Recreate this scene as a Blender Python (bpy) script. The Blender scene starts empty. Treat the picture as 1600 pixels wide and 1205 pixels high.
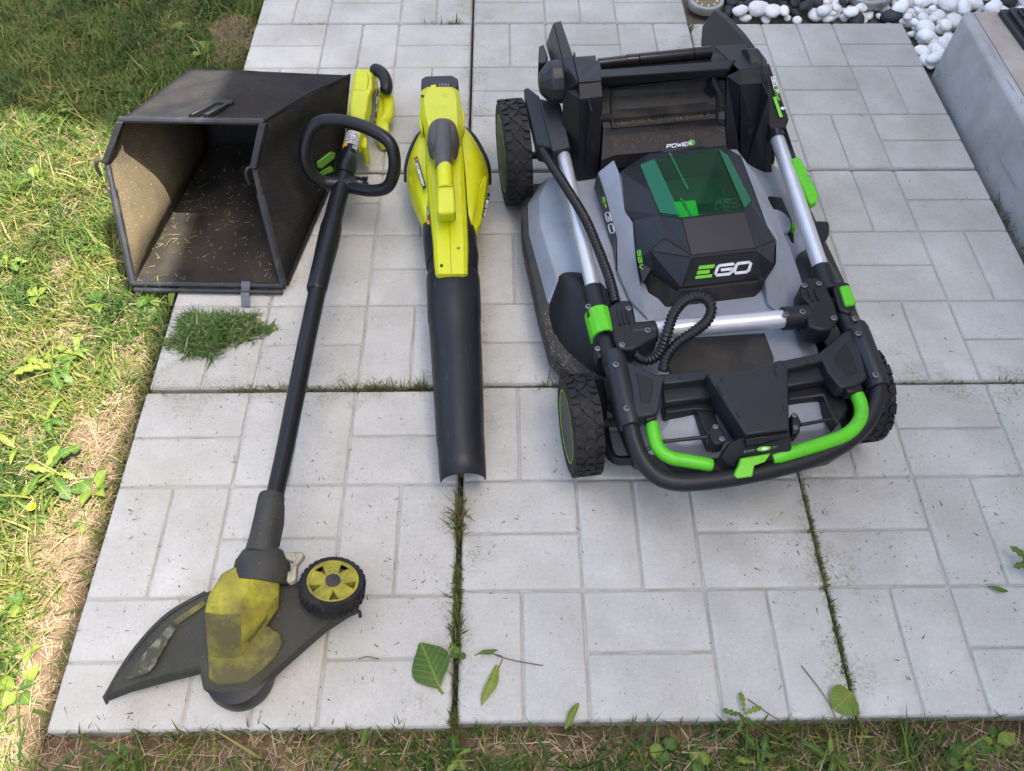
import bpy, bmesh, math, random
import numpy as np
from mathutils import Vector, Matrix, Euler
from bpy_extras.object_utils import world_to_camera_view

scene = bpy.context.scene
COL = scene.collection
random.seed(7)
rng = np.random.default_rng(11)

# ------------------------------------------------------------------ camera
RES = (1600.0, 1205.0)
CAM_LOC = Vector((0.0796, -0.2100, 1.2225))
FPX = 1204.1
cam_rot = (Matrix.Rotation(math.radians(-1.0415), 3, 'Z') @
           Matrix.Rotation(math.radians(33.5006), 3, 'X') @
           Matrix.Rotation(math.radians(0.4315), 3, 'Z'))
cd = bpy.data.cameras.new('camera')
cd.sensor_width = 36.0
cd.lens = 36.0 * FPX / RES[0]
cd.clip_start = 0.02
cd.clip_end = 400.0
cam = bpy.data.objects.new('camera', cd)
COL.objects.link(cam)
cam.matrix_world = Matrix.Translation(CAM_LOC) @ cam_rot.to_4x4()
scene.camera = cam

# ------------------------------------------------------------------ world, sun, exposure
SUN_TRAVEL = Vector((-0.50, 0.13, -1.0)).normalized()
to_sun = -SUN_TRAVEL
elev = math.asin(to_sun.z)
world = bpy.data.worlds.new('World')
scene.world = world
world.use_nodes = True
wn = world.node_tree.nodes
wl = world.node_tree.links
wn.clear()
sky = wn.new('ShaderNodeTexSky')
sky.sky_type = 'NISHITA'
sky.sun_disc = False
sky.sun_elevation = elev
sky.sun_rotation = math.atan2(to_sun.x, to_sun.y)
sky.air_density = 1.0
sky.dust_density = 6.0
sky.ozone_density = 0.28
bg = wn.new('ShaderNodeBackground')
bg.inputs['Strength'].default_value = 0.15
wo = wn.new('ShaderNodeOutputWorld')
wl.new(sky.outputs['Color'], bg.inputs['Color'])
wl.new(bg.outputs['Background'], wo.inputs['Surface'])

sd = bpy.data.lights.new('sun', 'SUN')
sd.energy = 4.2
sd.angle = math.radians(0.36)
sd.color = (1.0, 0.955, 0.89)
so = bpy.data.objects.new('sun', sd)
COL.objects.link(so)
so.rotation_euler = SUN_TRAVEL.to_track_quat('-Z', 'Y').to_euler()
so.location = to_sun * 30

scene.view_settings.view_transform = 'Standard'
scene.view_settings.look = 'None'
scene.view_settings.gamma = 1.0
scene.view_settings.use_curve_mapping = False
scene.view_settings.exposure = 1.80


# ------------------------------------------------------------------ helpers
def at(px, py, z=0.0):
    """world point at height z seen at photograph pixel (px, py)"""
    d = cam_rot @ Vector(((px - RES[0] / 2) / FPX, (RES[1] / 2 - py) / FPX, -1.0))
    t = (z - CAM_LOC.z) / d.z
    return CAM_LOC + d * t


def V(*a):
    return Vector(a)


class MB:
    def __init__(self):
        self.v = []
        self.f = []

    def add(self, pts):
        n = len(self.v)
        self.v.extend([Vector(p) for p in pts])
        return list(range(n, n + len(pts)))

    def poly(self, pts):
        i = self.add(pts)
        self.f.append(i)
        return self

    def quadfaces(self, verts, faces):
        i = self.add(verts)
        for f in faces:
            self.f.append([i[k] for k in f])
        return self

    def loft(self, rings, cap0=True, cap1=True, closed=True):
        ids = [self.add(r) for r in rings]
        n = len(rings[0])
        for a, b in zip(ids, ids[1:]):
            for k in range(n if closed else n - 1):
                k2 = (k + 1) % n
                self.f.append([a[k], a[k2], b[k2], b[k]])
        if cap0 and closed:
            self.f.append(list(reversed(ids[0])))
        if cap1 and closed:
            self.f.append(ids[-1])
        return self

    def prism(self, top, vec=None, bot=None):
        top = [Vector(p) for p in top]
        if bot is None:
            bot = [p + Vector(vec) for p in top]
        return self.loft([bot, top])

    def tube(self, pts, r, seg=12, caps=True, up=None):
        pts = [Vector(p) for p in pts]
        n = len(pts)
        rs = r if isinstance(r, (list, tuple)) else [r] * n
        t0 = (pts[1] - pts[0]).normalized()
        nrm = Vector(up) if up else (Vector((0, 0, 1)) if abs(t0.z) < 0.9 else Vector((1, 0, 0)))
        rings = []
        for i in range(n):
            if i == 0:
                t = pts[1] - pts[0]
            elif i == n - 1:
                t = pts[-1] - pts[-2]
            else:
                t = (pts[i + 1] - pts[i]).normalized() + (pts[i] - pts[i - 1]).normalized()
            t.normalize()
            nrm = (nrm - t * nrm.dot(t)).normalized()
            b = t.cross(nrm)
            ri = rs[i]
            ra, rb = ri if isinstance(ri, (list, tuple)) else (ri, ri)
            rings.append([pts[i] + nrm * (math.cos(2 * math.pi * k / seg) * ra) + b * (math.sin(2 * math.pi * k / seg) * rb)
                          for k in range(seg)])
        return self.loft(rings, caps, caps)

    def lathe(self, o, axis, prof, seg=24, cap=True):
        o = Vector(o)
        a = Vector(axis).normalized()
        x = a.orthogonal().normalized()
        y = a.cross(x)
        rings = [[o + a * h + (x * math.cos(2 * math.pi * k / seg) + y * math.sin(2 * math.pi * k / seg)) * r
                  for k in range(seg)] for r, h in prof]
        return self.loft(rings, cap, cap)

    def box(self, c, sx, sy, sz, ax=None):
        c = Vector(c)
        X, Y, Z = ax if ax else (V(1, 0, 0), V(0, 1, 0), V(0, 0, 1))
        r = []
        for s in (-1, 1):
            r.append([c + X * (a * sx / 2) + Y * (b * sy / 2) + Z * (s * sz / 2)
                      for a, b in ((-1, -1), (1, -1), (1, 1), (-1, 1))])
        return self.loft(r)

    def build(self, name, mat, parent=None, bevel=0.0, seg=2, angle=35, subsurf=0, flip=False, recalc=True, solid=0.0):
        base = Vector((0, 0, 0))
        p = parent
        while p is not None:
            base += p.location
            p = p.parent
        me = bpy.data.meshes.new(name)
        me.from_pydata([tuple(v - base) for v in self.v], [], self.f)
        bm = bmesh.new()
        bm.from_mesh(me)
        if recalc:
            bmesh.ops.recalc_face_normals(bm, faces=bm.faces)
        bm.to_mesh(me)
        bm.free()
        me.materials.append(mat)
        o = bpy.data.objects.new(name, me)
        COL.objects.link(o)
        if parent is not None:
            o.parent = parent
        if solid:
            m = o.modifiers.new('thick', 'SOLIDIFY')
            m.thickness = solid
            m.offset = 0
        if subsurf:
            m = o.modifiers.new('sub', 'SUBSURF')
            m.levels = m.render_levels = subsurf
        if bevel:
            m = o.modifiers.new('bevel', 'BEVEL')
            m.width = bevel
            m.segments = seg
            m.limit_method = 'ANGLE'
            m.angle_limit = math.radians(28)
            m.use_clamp_overlap = True
        me.polygons.foreach_set('use_smooth', [True] * len(me.polygons))
        me.set_sharp_from_angle(angle=math.radians(angle))
        if solid and angle < 60:
            me.polygons.foreach_set('use_smooth', [False] * len(me.polygons))
        return o


def empty(name, loc):
    o = bpy.data.objects.new(name, None)
    o.location = loc
    o.empty_display_size = 0.05
    COL.objects.link(o)
    return o


def tag(o, label=None, cat=None, group=None, kind=None):
    if label:
        o['label'] = label
    if cat:
        o['category'] = cat
    if group:
        o['group'] = group
    if kind:
        o['kind'] = kind
    return o


def bez(pts, n=8):
    """Catmull-Rom through the points"""
    pts = [Vector(p) for p in pts]
    P = [pts[0] * 2 - pts[1]] + pts + [pts[-1] * 2 - pts[-2]]
    out = []
    for i in range(1, len(P) - 2):
        for k in range(n):
            t = k / n
            a, b, c, d = P[i - 1], P[i], P[i + 1], P[i + 2]
            out.append(0.5 * ((2 * b) + (c - a) * t + (2 * a - 5 * b + 4 * c - d) * t * t + (3 * b - a - 3 * c + d) * t ** 3))
    out.append(pts[-1])
    return out


# ------------------------------------------------------------------ materials
MATS = {}


def nd(nt, t, **kw):
    n = nt.nodes.new(t)
    for k, v in kw.items():
        if k in n.inputs:
            n.inputs[k].default_value = v
        else:
            setattr(n, k, v)
    return n


def mat(name, col, rough=0.5, metal=0.0, var=0.0, vscale=12.0, dirt=None, dirt_amt=0.5, dscale=25.0, dsoft=0.15,
        bump=0.0, bscale=300.0, spec=0.5, coat=0.0, objrand=0.0, specks=None, speck_scale=600.0, speck_cut=0.7, drough=0.9,
        scratch=None):
    """procedural principled material: base colour with noise variation, optional dirt patches, specks and fine bump"""
    m = bpy.data.materials.new(name)
    m.use_nodes = True
    nt = m.node_tree
    b = nt.nodes['Principled BSDF']
    L = nt.links.new
    b.inputs['Roughness'].default_value = rough
    b.inputs['Metallic'].default_value = metal
    b.inputs['Specular IOR Level'].default_value = spec
    b.inputs['Coat Weight'].default_value = coat
    tc = nd(nt, 'ShaderNodeTexCoord')
    geo = nd(nt, 'ShaderNodeNewGeometry')
    pos = geo.outputs['Position']
    rgb = nd(nt, 'ShaderNodeRGB')
    rgb.outputs[0].default_value = (*col, 1)
    c = rgb.outputs[0]
    if var:
        n = nd(nt, 'ShaderNodeTexNoise', Scale=vscale, Detail=6.0, Roughness=0.6)
        L(pos, n.inputs['Vector'])
        mr = nd(nt, 'ShaderNodeMapRange')
        mr.inputs['From Min'].default_value = 0.3
        mr.inputs['From Max'].default_value = 0.7
        mr.inputs['To Min'].default_value = 1 - var
        mr.inputs['To Max'].default_value = 1 + var
        L(n.outputs['Fac'], mr.inputs['Value'])
        h = nd(nt, 'ShaderNodeVectorMath', operation='SCALE')
        L(c, h.inputs[0])
        L(mr.outputs[0], h.inputs['Scale'])
        c = h.outputs[0]
    if objrand:
        oi = nd(nt, 'ShaderNodeObjectInfo')
        mr = nd(nt, 'ShaderNodeMapRange')
        mr.inputs['To Min'].default_value = 1 - objrand
        mr.inputs['To Max'].default_value = 1 + objrand
        L(oi.outputs['Random'], mr.inputs['Value'])
        h = nd(nt, 'ShaderNodeVectorMath', operation='SCALE')
        L(c, h.inputs[0])
        L(mr.outputs[0], h.inputs['Scale'])
        c = h.outputs[0]
    rsock = None
    if dirt:
        n = nd(nt, 'ShaderNodeTexNoise', Scale=dscale, Detail=9.0, Roughness=0.68)
        L(pos, n.inputs['Vector'])
        mr = nd(nt, 'ShaderNodeMapRange')
        mr.inputs['From Min'].default_value = 1 - dirt_amt - dsoft
        mr.inputs['From Max'].default_value = 1 - dirt_amt + dsoft
        L(n.outputs['Fac'], mr.inputs['Value'])
        mx = nd(nt, 'ShaderNodeMix', data_type='RGBA')
        L(mr.outputs[0], mx.inputs['Factor'])
        L(c, mx.inputs[6])
        mx.inputs[7].default_value = (*dirt, 1)
        c = mx.outputs[2]
        rr = nd(nt, 'ShaderNodeMapRange')
        rr.inputs['To Min'].default_value = rough
        rr.inputs['To Max'].default_value = drough
        L(mr.outputs[0], rr.inputs['Value'])
        rsock = rr.outputs[0]
    if specks:
        n = nd(nt, 'ShaderNodeTexNoise', Scale=speck_scale, Detail=2.0)
        L(pos, n.inputs['Vector'])
        mr = nd(nt, 'ShaderNodeMapRange')
        mr.inputs['From Min'].default_value = speck_cut
        mr.inputs['From Max'].default_value = speck_cut + 0.04
        L(n.outputs['Fac'], mr.inputs['Value'])
        mx = nd(nt, 'ShaderNodeMix', data_type='RGBA')
        L(mr.outputs[0], mx.inputs['Factor'])
        L(c, mx.inputs[6])
        mx.inputs[7].default_value = (*specks, 1)
        c = mx.outputs[2]
    if scratch:
        mp = nd(nt, 'ShaderNodeMapping')
        mp.inputs['Scale'].default_value = scratch[1]
        mp.inputs['Rotation'].default_value = scratch[2]
        L(pos, mp.inputs['Vector'])
        n = nd(nt, 'ShaderNodeTexNoise', Scale=1.0, Detail=3.0)
        L(mp.outputs[0], n.inputs['Vector'])
        mr = nd(nt, 'ShaderNodeMapRange')
        mr.inputs['From Min'].default_value = scratch[3]
        mr.inputs['From Max'].default_value = scratch[3] + 0.03
        L(n.outputs['Fac'], mr.inputs['Value'])
        mx = nd(nt, 'ShaderNodeMix', data_type='RGBA')
        L(mr.outputs[0], mx.inputs['Factor'])
        L(c, mx.inputs[6])
        mx.inputs[7].default_value = (*scratch[0], 1)
        c = mx.outputs[2]
    L(c, b.inputs['Base Color'])
    if rsock is None and rough < 0.8:
        n = nd(nt, 'ShaderNodeTexNoise', Scale=45.0, Detail=5.0)
        L(pos, n.inputs['Vector'])
        rr = nd(nt, 'ShaderNodeMapRange')
        rr.inputs['To Min'].default_value = max(0.03, rough - 0.1)
        rr.inputs['To Max'].default_value = rough + 0.1
        L(n.outputs['Fac'], rr.inputs['Value'])
        rsock = rr.outputs[0]
    if rsock is not None:
        L(rsock, b.inputs['Roughness'])
    if bump:
        n = nd(nt, 'ShaderNodeTexNoise', Scale=bscale, Detail=3.0)
        L(pos, n.inputs['Vector'])
        bp = nd(nt, 'ShaderNodeBump', Strength=bump, Distance=0.002)
        L(n.outputs['Fac'], bp.inputs['Height'])
        L(bp.outputs[0], b.inputs['Normal'])
    MATS[name] = m
    return m


def leafmat(name, cols, trans=0.35, rough=0.55, veins=False):
    """thin leaf material: colour picked per blade from the 'tint' attribute, light passes through"""
    m = bpy.data.materials.new(name)
    m.use_nodes = True
    nt = m.node_tree
    L = nt.links.new
    b = nt.nodes['Principled BSDF']
    b.inputs['Roughness'].default_value = rough
    b.inputs['Specular IOR Level'].default_value = 0.3
    a = nd(nt, 'ShaderNodeAttribute', attribute_name='tint')
    oi = nd(nt, 'ShaderNodeObjectInfo')
    ad = nd(nt, 'ShaderNodeMath', operation='ADD')
    L(a.outputs['Fac'], ad.inputs[0])
    geo = nd(nt, 'ShaderNodeNewGeometry')
    n = nd(nt, 'ShaderNodeTexNoise', Scale=60.0, Detail=4.0)
    L(geo.outputs['Position'], n.inputs['Vector'])
    mr = nd(nt, 'ShaderNodeMapRange')
    mr.inputs['To Min'].default_value = -0.12
    mr.inputs['To Max'].default_value = 0.12
    L(n.outputs['Fac'], mr.inputs['Value'])
    L(mr.outputs[0], ad.inputs[1])
    r = nd(nt, 'ShaderNodeValToRGB')
    els = r.color_ramp.elements
    while len(els) < len(cols):
        els.new(0.5)
    for i, (p, c) in enumerate(cols):
        els[i].position = p
        els[i].color = (*c, 1)
    fac = ad.outputs[0]
    if veins:   # pale midrib and side veins, in the leaf's own coordinates
        tc = nd(nt, 'ShaderNodeTexCoord')
        sx = nd(nt, 'ShaderNodeSeparateXYZ')
        L(tc.outputs['Object'], sx.inputs[0])
        ab = nd(nt, 'ShaderNodeMath', operation='ABSOLUTE')
        L(sx.outputs[0], ab.inputs[0])
        k1 = nd(nt, 'ShaderNodeMath', operation='MULTIPLY_ADD')
        L(ab.outputs[0], k1.inputs[0]); k1.inputs[1].default_value = -0.9; L(sx.outputs[1], k1.inputs[2])
        k2 = nd(nt, 'ShaderNodeMath', operation='MULTIPLY')
        L(k1.outputs[0], k2.inputs[0]); k2.inputs[1].default_value = 52.0
        k3 = nd(nt, 'ShaderNodeMath', operation='SINE')
        L(k2.outputs[0], k3.inputs[0])
        m1 = nd(nt, 'ShaderNodeMapRange')
        m1.inputs['From Min'].default_value = 0.75; m1.inputs['From Max'].default_value = 1.0; m1.inputs['To Max'].default_value = 0.22
        L(k3.outputs[0], m1.inputs['Value'])
        m2 = nd(nt, 'ShaderNodeMapRange')
        m2.inputs['From Min'].default_value = 0.022; m2.inputs['From Max'].default_value = 0.006; m2.inputs['To Max'].default_value = 0.35
        L(ab.outputs[0], m2.inputs['Value'])
        mxm = nd(nt, 'ShaderNodeMath', operation='MAXIMUM')
        L(m1.outputs[0], mxm.inputs[0]); L(m2.outputs[0], mxm.inputs[1])
        ad2 = nd(nt, 'ShaderNodeMath', operation='ADD')
        L(fac, ad2.inputs[0]); L(mxm.outputs[0], ad2.inputs[1])
        fac = ad2.outputs[0]
    L(fac, r.inputs['Fac'])
    L(r.outputs[0], b.inputs['Base Color'])
    wv = nd(nt, 'ShaderNodeTexNoise', Scale=220.0, Detail=4.0)
    L(geo.outputs['Position'], wv.inputs['Vector'])
    bp = nd(nt, 'ShaderNodeBump', Strength=0.5, Distance=0.002)
    L(wv.outputs['Fac'], bp.inputs['Height'])
    L(bp.outputs[0], b.inputs['Normal'])
    tr = nd(nt, 'ShaderNodeBsdfTranslucent')
    h = nd(nt, 'ShaderNodeVectorMath', operation='MULTIPLY')
    L(r.outputs[0], h.inputs[0])
    h.inputs[1].default_value = (1.15, 1.1, 0.6)
    L(h.outputs[0], tr.inputs['Color'])
    mx = nd(nt, 'ShaderNodeMixShader')
    mx.inputs[0].default_value = trans
    L(b.outputs[0], mx.inputs[1])
    L(tr.outputs[0], mx.inputs[2])
    L(mx.outputs[0], nt.nodes['Material Output'].inputs['Surface'])
    return m


# slab concrete
def slab_material():
    m = mat('slab_concrete', (0.480, 0.474, 0.440), rough=0.85, var=0.09, vscale=7.0, dirt=(0.36, 0.35, 0.31), dirt_amt=0.40,
            dscale=5.0, dsoft=0.18, bump=0.35, bscale=420.0, objrand=0.035, specks=(0.12, 0.115, 0.10), speck_scale=230.0,
            speck_cut=0.70)
    nt = m.node_tree
    L = nt.links.new
    b = nt.nodes['Principled BSDF']
    src = b.inputs['Base Color'].links[0].from_socket
    geo = nd(nt, 'ShaderNodeNewGeometry')
    # fine sandy mottling
    n = nd(nt, 'ShaderNodeTexNoise', Scale=160.0, Detail=8.0, Roughness=0.75)
    L(geo.outputs['Position'], n.inputs['Vector'])
    mr = nd(nt, 'ShaderNodeMapRange')
    mr.inputs['From Min'].default_value = 0.3
    mr.inputs['From Max'].default_value = 0.7
    mr.inputs['To Min'].default_value = 0.86
    mr.inputs['To Max'].default_value = 1.12
    L(n.outputs['Fac'], mr.inputs['Value'])
    h = nd(nt, 'ShaderNodeVectorMath', operation='SCALE')
    L(src, h.inputs[0])
    L(mr.outputs[0], h.inputs['Scale'])
    # greenish algae film in soft patches
    n3 = nd(nt, 'ShaderNodeTexNoise', Scale=2.3, Detail=5.0, Roughness=0.55)
    L(geo.outputs['Position'], n3.inputs['Vector'])
    mr3 = nd(nt, 'ShaderNodeMapRange')
    mr3.inputs['From Min'].default_value = 0.3
    mr3.inputs['From Max'].default_value = 0.7
    mr3.inputs['To Min'].default_value = 0.84
    mr3.inputs['To Max'].default_value = 1.08
    L(n3.outputs['Fac'], mr3.inputs['Value'])
    h3 = nd(nt, 'ShaderNodeVectorMath', operation='SCALE')
    L(h.outputs[0], h3.inputs[0])
    L(mr3.outputs[0], h3.inputs['Scale'])
    h = h3
    n2 = nd(nt, 'ShaderNodeTexNoise', Scale=4.2, Detail=7.0, Roughness=0.6)
    L(geo.outputs['Position'], n2.inputs['Vector'])
    mr2 = nd(nt, 'ShaderNodeMapRange')
    mr2.inputs['From Min'].default_value = 0.57
    mr2.inputs['From Max'].default_value = 0.80
    mr2.inputs['To Max'].default_value = 0.6
    L(n2.outputs['Fac'], mr2.inputs['Value'])
    mx = nd(nt, 'ShaderNodeMix', data_type='RGBA')
    L(mr2.outputs[0], mx.inputs['Factor'])
    L(h.outputs[0], mx.inputs[6])
    mx.inputs[7].default_value = (0.33, 0.34, 0.21, 1)
    # algae and soil film creeping out of the open joints (x = 0, x = 0.6, y = 0.6 m) in ragged tongues
    sx = nd(nt, 'ShaderNodeSeparateXYZ')
    L(geo.outputs['Position'], sx.inputs[0])
    ds = []
    for ax_i, val in ((0, 0.0), (0, 0.6), (1, 0.6)):
        a1 = nd(nt, 'ShaderNodeMath', operation='SUBTRACT')
        L(sx.outputs[ax_i], a1.inputs[0])
        a1.inputs[1].default_value = val
        a2 = nd(nt, 'ShaderNodeMath', operation='ABSOLUTE')
        L(a1.outputs[0], a2.inputs[0])
        ds.append(a2.outputs[0])
    m1 = nd(nt, 'ShaderNodeMath', operation='MINIMUM')
    L(ds[0], m1.inputs[0]); L(ds[1], m1.inputs[1])
    m2 = nd(nt, 'ShaderNodeMath', operation='MINIMUM')
    L(m1.outputs[0], m2.inputs[0]); L(ds[2], m2.inputs[1])
    nj = nd(nt, 'ShaderNodeTexNoise', Scale=11.0, Detail=8.0, Roughness=0.7)
    L(geo.outputs['Position'], nj.inputs['Vector'])
    thr = nd(nt, 'ShaderNodeMapRange')
    thr.inputs['From Min'].default_value = 0.42
    thr.inputs['From Max'].default_value = 0.74
    thr.inputs['To Max'].default_value = 0.16
    L(nj.outputs['Fac'], thr.inputs['Value'])
    sb = nd(nt, 'ShaderNodeMath', operation='SUBTRACT')
    L(thr.outputs[0], sb.inputs[0]); L(m2.outputs[0], sb.inputs[1])
    mj = nd(nt, 'ShaderNodeMapRange')
    mj.inputs['From Min'].default_value = 0.0
    mj.inputs['From Max'].default_value = 0.06
    mj.inputs['To Max'].default_value = 0.65
    L(sb.outputs[0], mj.inputs['Value'])
    nk = nd(nt, 'ShaderNodeTexNoise', Scale=170.0, Detail=6.0, Roughness=0.75)
    L(geo.outputs['Position'], nk.inputs['Vector'])
    mk = nd(nt, 'ShaderNodeMapRange')
    mk.inputs['From Min'].default_value = 0.42
    mk.inputs['From Max'].default_value = 0.62
    L(nk.outputs['Fac'], mk.inputs['Value'])
    mm_ = nd(nt, 'ShaderNodeMath', operation='MULTIPLY')
    L(mj.outputs[0], mm_.inputs[0]); L(mk.outputs[0], mm_.inputs[1])
    mx4 = nd(nt, 'ShaderNodeMix', data_type='RGBA')
    L(mm_.outputs[0], mx4.inputs['Factor'])
    L(mx.outputs[2], mx4.inputs[6])
    mx4.inputs[7].default_value = (0.16, 0.17, 0.075, 1)
    L(mx4.outputs[2], b.inputs['Base Color'])
    return m


M_slab = slab_material()
M_groove = mat('groove_concrete', (0.40, 0.385, 0.35), rough=0.9, var=0.12, vscale=30.0, dirt=(0.24, 0.23, 0.17), dirt_amt=0.42,
               dscale=14.0, dsoft=0.12, bump=0.4, bscale=500.0)
M_soil = mat('soil', (0.115, 0.075, 0.048), rough=0.95, var=0.35, vscale=30.0, dirt=(0.22, 0.15, 0.085), dirt_amt=0.47, dscale=14.0,
             bump=0.9, bscale=180.0)
M_joint = mat('joint_earth', (0.11, 0.092, 0.068), rough=0.95, var=0.3, vscale=60.0, bump=0.8, bscale=200.0)
M_wall = mat('cast_concrete', (0.43, 0.42, 0.405), rough=0.85, var=0.12, vscale=5.0, dirt=(0.30, 0.275, 0.24), dirt_amt=0.40, dscale=9.0,
             dsoft=0.2, bump=0.5, bscale=220.0, specks=(0.17, 0.16, 0.15), speck_scale=120.0, speck_cut=0.70, scratch=((0.30, 0.30, 0.30), (70.0, 5.0, 40.0), (0.5, 0, 0), 0.62))
M_walltop = mat('cast_concrete_top', (0.43, 0.39, 0.34), rough=0.85, var=0.12, vscale=9.0, dirt=(0.33, 0.27, 0.21), dirt_amt=0.42,
                dscale=12.0, dsoft=0.2, bump=0.35, bscale=260.0)
M_white_pebble = mat('white_marble_pebble', (0.84, 0.83, 0.80), rough=0.6, var=0.06, vscale=40.0, dirt=(0.50, 0.44, 0.30), dirt_amt=0.33,
                     dscale=35.0, dsoft=0.12, objrand=0.10, bump=0.25, bscale=200.0)
M_black_pebble = mat('black_pebble', (0.028, 0.030, 0.034), rough=0.6, var=0.3, vscale=50.0, objrand=0.3, bump=0.3, bscale=220.0)
M_render = mat('house_render', (0.62, 0.60, 0.56), rough=0.9, var=0.05, vscale=2.0, bump=0.3, bscale=80.0)
M_frame = mat('white_window_frame', (0.75, 0.75, 0.74), rough=0.5)
M_glass_dark = mat('window_glass', (0.03, 0.035, 0.04), rough=0.08)
M_rooft = mat('roof_metal', (0.10, 0.10, 0.11), rough=0.5, metal=0.4)

GREENS = [(0.0, (0.020, 0.048, 0.012)), (0.32, (0.050, 0.115, 0.020)), (0.60, (0.145, 0.195, 0.030)), (0.82, (0.30, 0.265, 0.080)),
          (1.0, (0.42, 0.33, 0.17))]
M_grass = leafmat('grass_blade', GREENS)
M_straw = leafmat('dry_straw', [(0.0, (0.16, 0.105, 0.06)), (0.45, (0.29, 0.21, 0.125)), (0.8, (0.42, 0.33, 0.20)), (1.0, (0.55, 0.46, 0.32))],
                  trans=0.15, rough=0.7)
M_leaf = leafmat('weed_leaf', [(0.0, (0.030, 0.075, 0.016)), (0.4, (0.06, 0.125, 0.022)), (0.7, (0.14, 0.21, 0.03)), (1.0, (0.26, 0.29, 0.05))],
                 trans=0.3, rough=0.45, veins=True)
M_moss = leafmat('moss', [(0.0, (0.035, 0.055, 0.010)), (0.5, (0.085, 0.115, 0.018)), (0.8, (0.15, 0.13, 0.05)), (1.0, (0.20, 0.13, 0.07))],
                 trans=0.15)
M_clip = leafmat('grass_clipping', [(0.0, (0.022, 0.055, 0.012)), (0.45, (0.062, 0.135, 0.024)), (0.8, (0.13, 0.20, 0.05)),
                                    (1.0, (0.30, 0.27, 0.15))], trans=0.2)
M_crumb = leafmat('dark_crumb', [(0.0, (0.02, 0.018, 0.014)), (0.5, (0.045, 0.05, 0.028)), (0.8, (0.06, 0.075, 0.03)), (1.0, (0.20, 0.16, 0.09))],
                  trans=0.0)
M_yellow_petal = mat('yellow_petal', (0.80, 0.60, 0.02), rough=0.6)


# ------------------------------------------------------------------ value noise for scattering
_lat = rng.random((64, 64))


def vnoise(x, y, s, oct=3):
    x = np.asarray(x, float)
    y = np.asarray(y, float)
    tot = 0
    amp = 1.0
    norm = 0
    for o in range(oct):
        fx = x * s + 17.3 * o
        fy = y * s + 5.1 * o
        ix = np.floor(fx).astype(int)
        iy = np.floor(fy).astype(int)
        tx = fx - ix
        ty = fy - iy
        tx = tx * tx * (3 - 2 * tx)
        ty = ty * ty * (3 - 2 * ty)
        g = lambda a, b: _lat[a % 64, b % 64]
        v = (g(ix, iy) * (1 - tx) + g(ix + 1, iy) * tx) * (1 - ty) + (g(ix, iy + 1) * (1 - tx) + g(ix + 1, iy + 1) * tx) * ty
        tot = tot + amp * v
        norm += amp
        amp *= 0.5
        s *= 2.1
    return tot / norm


# ------------------------------------------------------------------ ground and paving
SLAB = 0.6
DEPTH = 0.042


def axis_steps(segs):
    out = []
    for a, b, st in segs:
        out += list(np.arange(a, b - 1e-6, st))
    out.append(segs[-1][1])
    return np.array(out)


LAWN_Z = -0.022


def ground_h(x, y):
    x = np.asarray(x, float)
    y = np.asarray(y, float)
    base = LAWN_Z + (vnoise(x, y, 9.0, 3) - 0.5) * 0.022 + (vnoise(x, y, 45.0, 2) - 0.5) * 0.010
    # trodden down beside and below the slabs
    inside = (x > -0.608) & (y > -0.012)
    edge = np.minimum(np.clip((-0.605 - x) / 0.035, 0, 1) + (y < -0.01) * 1.0, 1)
    edge2 = np.minimum(np.clip((-0.010 - y) / 0.03, 0, 1) + (x < -0.62) * 1.0, 1)
    e = np.minimum(edge, edge2)
    z = base * e + (-0.036) * (1 - e)
    return np.where(inside, -0.050, z)


gx = axis_steps([(-40, -3, 4.0), (-3, -1.7, 0.1), (-1.7, -0.56, 0.018), (-0.56, 1.9, 0.06), (1.9, 4, 0.3), (4, 40, 4.0)])
gy = axis_steps([(-40, -2, 4.0), (-2, -0.5, 0.1), (-0.5, 0.02, 0.018), (0.02, 2.6, 0.03), (2.6, 4, 0.2), (4, 40, 4.0)])
GX, GY = np.meshgrid(gx, gy)
GZ = ground_h(GX, GY)
me = bpy.data.meshes.new('ground')
nx, ny = len(gx), len(gy)
vv = np.stack([GX.ravel(), GY.ravel(), GZ.ravel()], 1)
ff = [(j * nx + i, j * nx + i + 1, (j + 1) * nx + i + 1, (j + 1) * nx + i) for j in range(ny - 1) for i in range(nx - 1)]
me.from_pydata(vv.tolist(), [], ff)
me.materials.append(M_soil)
me.polygons.foreach_set('use_smooth', [True] * len(me.polygons))
ground = bpy.data.objects.new('ground', me)
COL.objects.link(ground)
tag(ground, 'brown soil ground under the lawn and paving', kind='structure')

pavement = MB().box((0.3, 1.2, -0.047), 1.78, 2.36, 0.004).build('pavement', M_joint)
tag(pavement, 'pale grey concrete slab path laid in a square grid', kind='structure')


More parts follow.
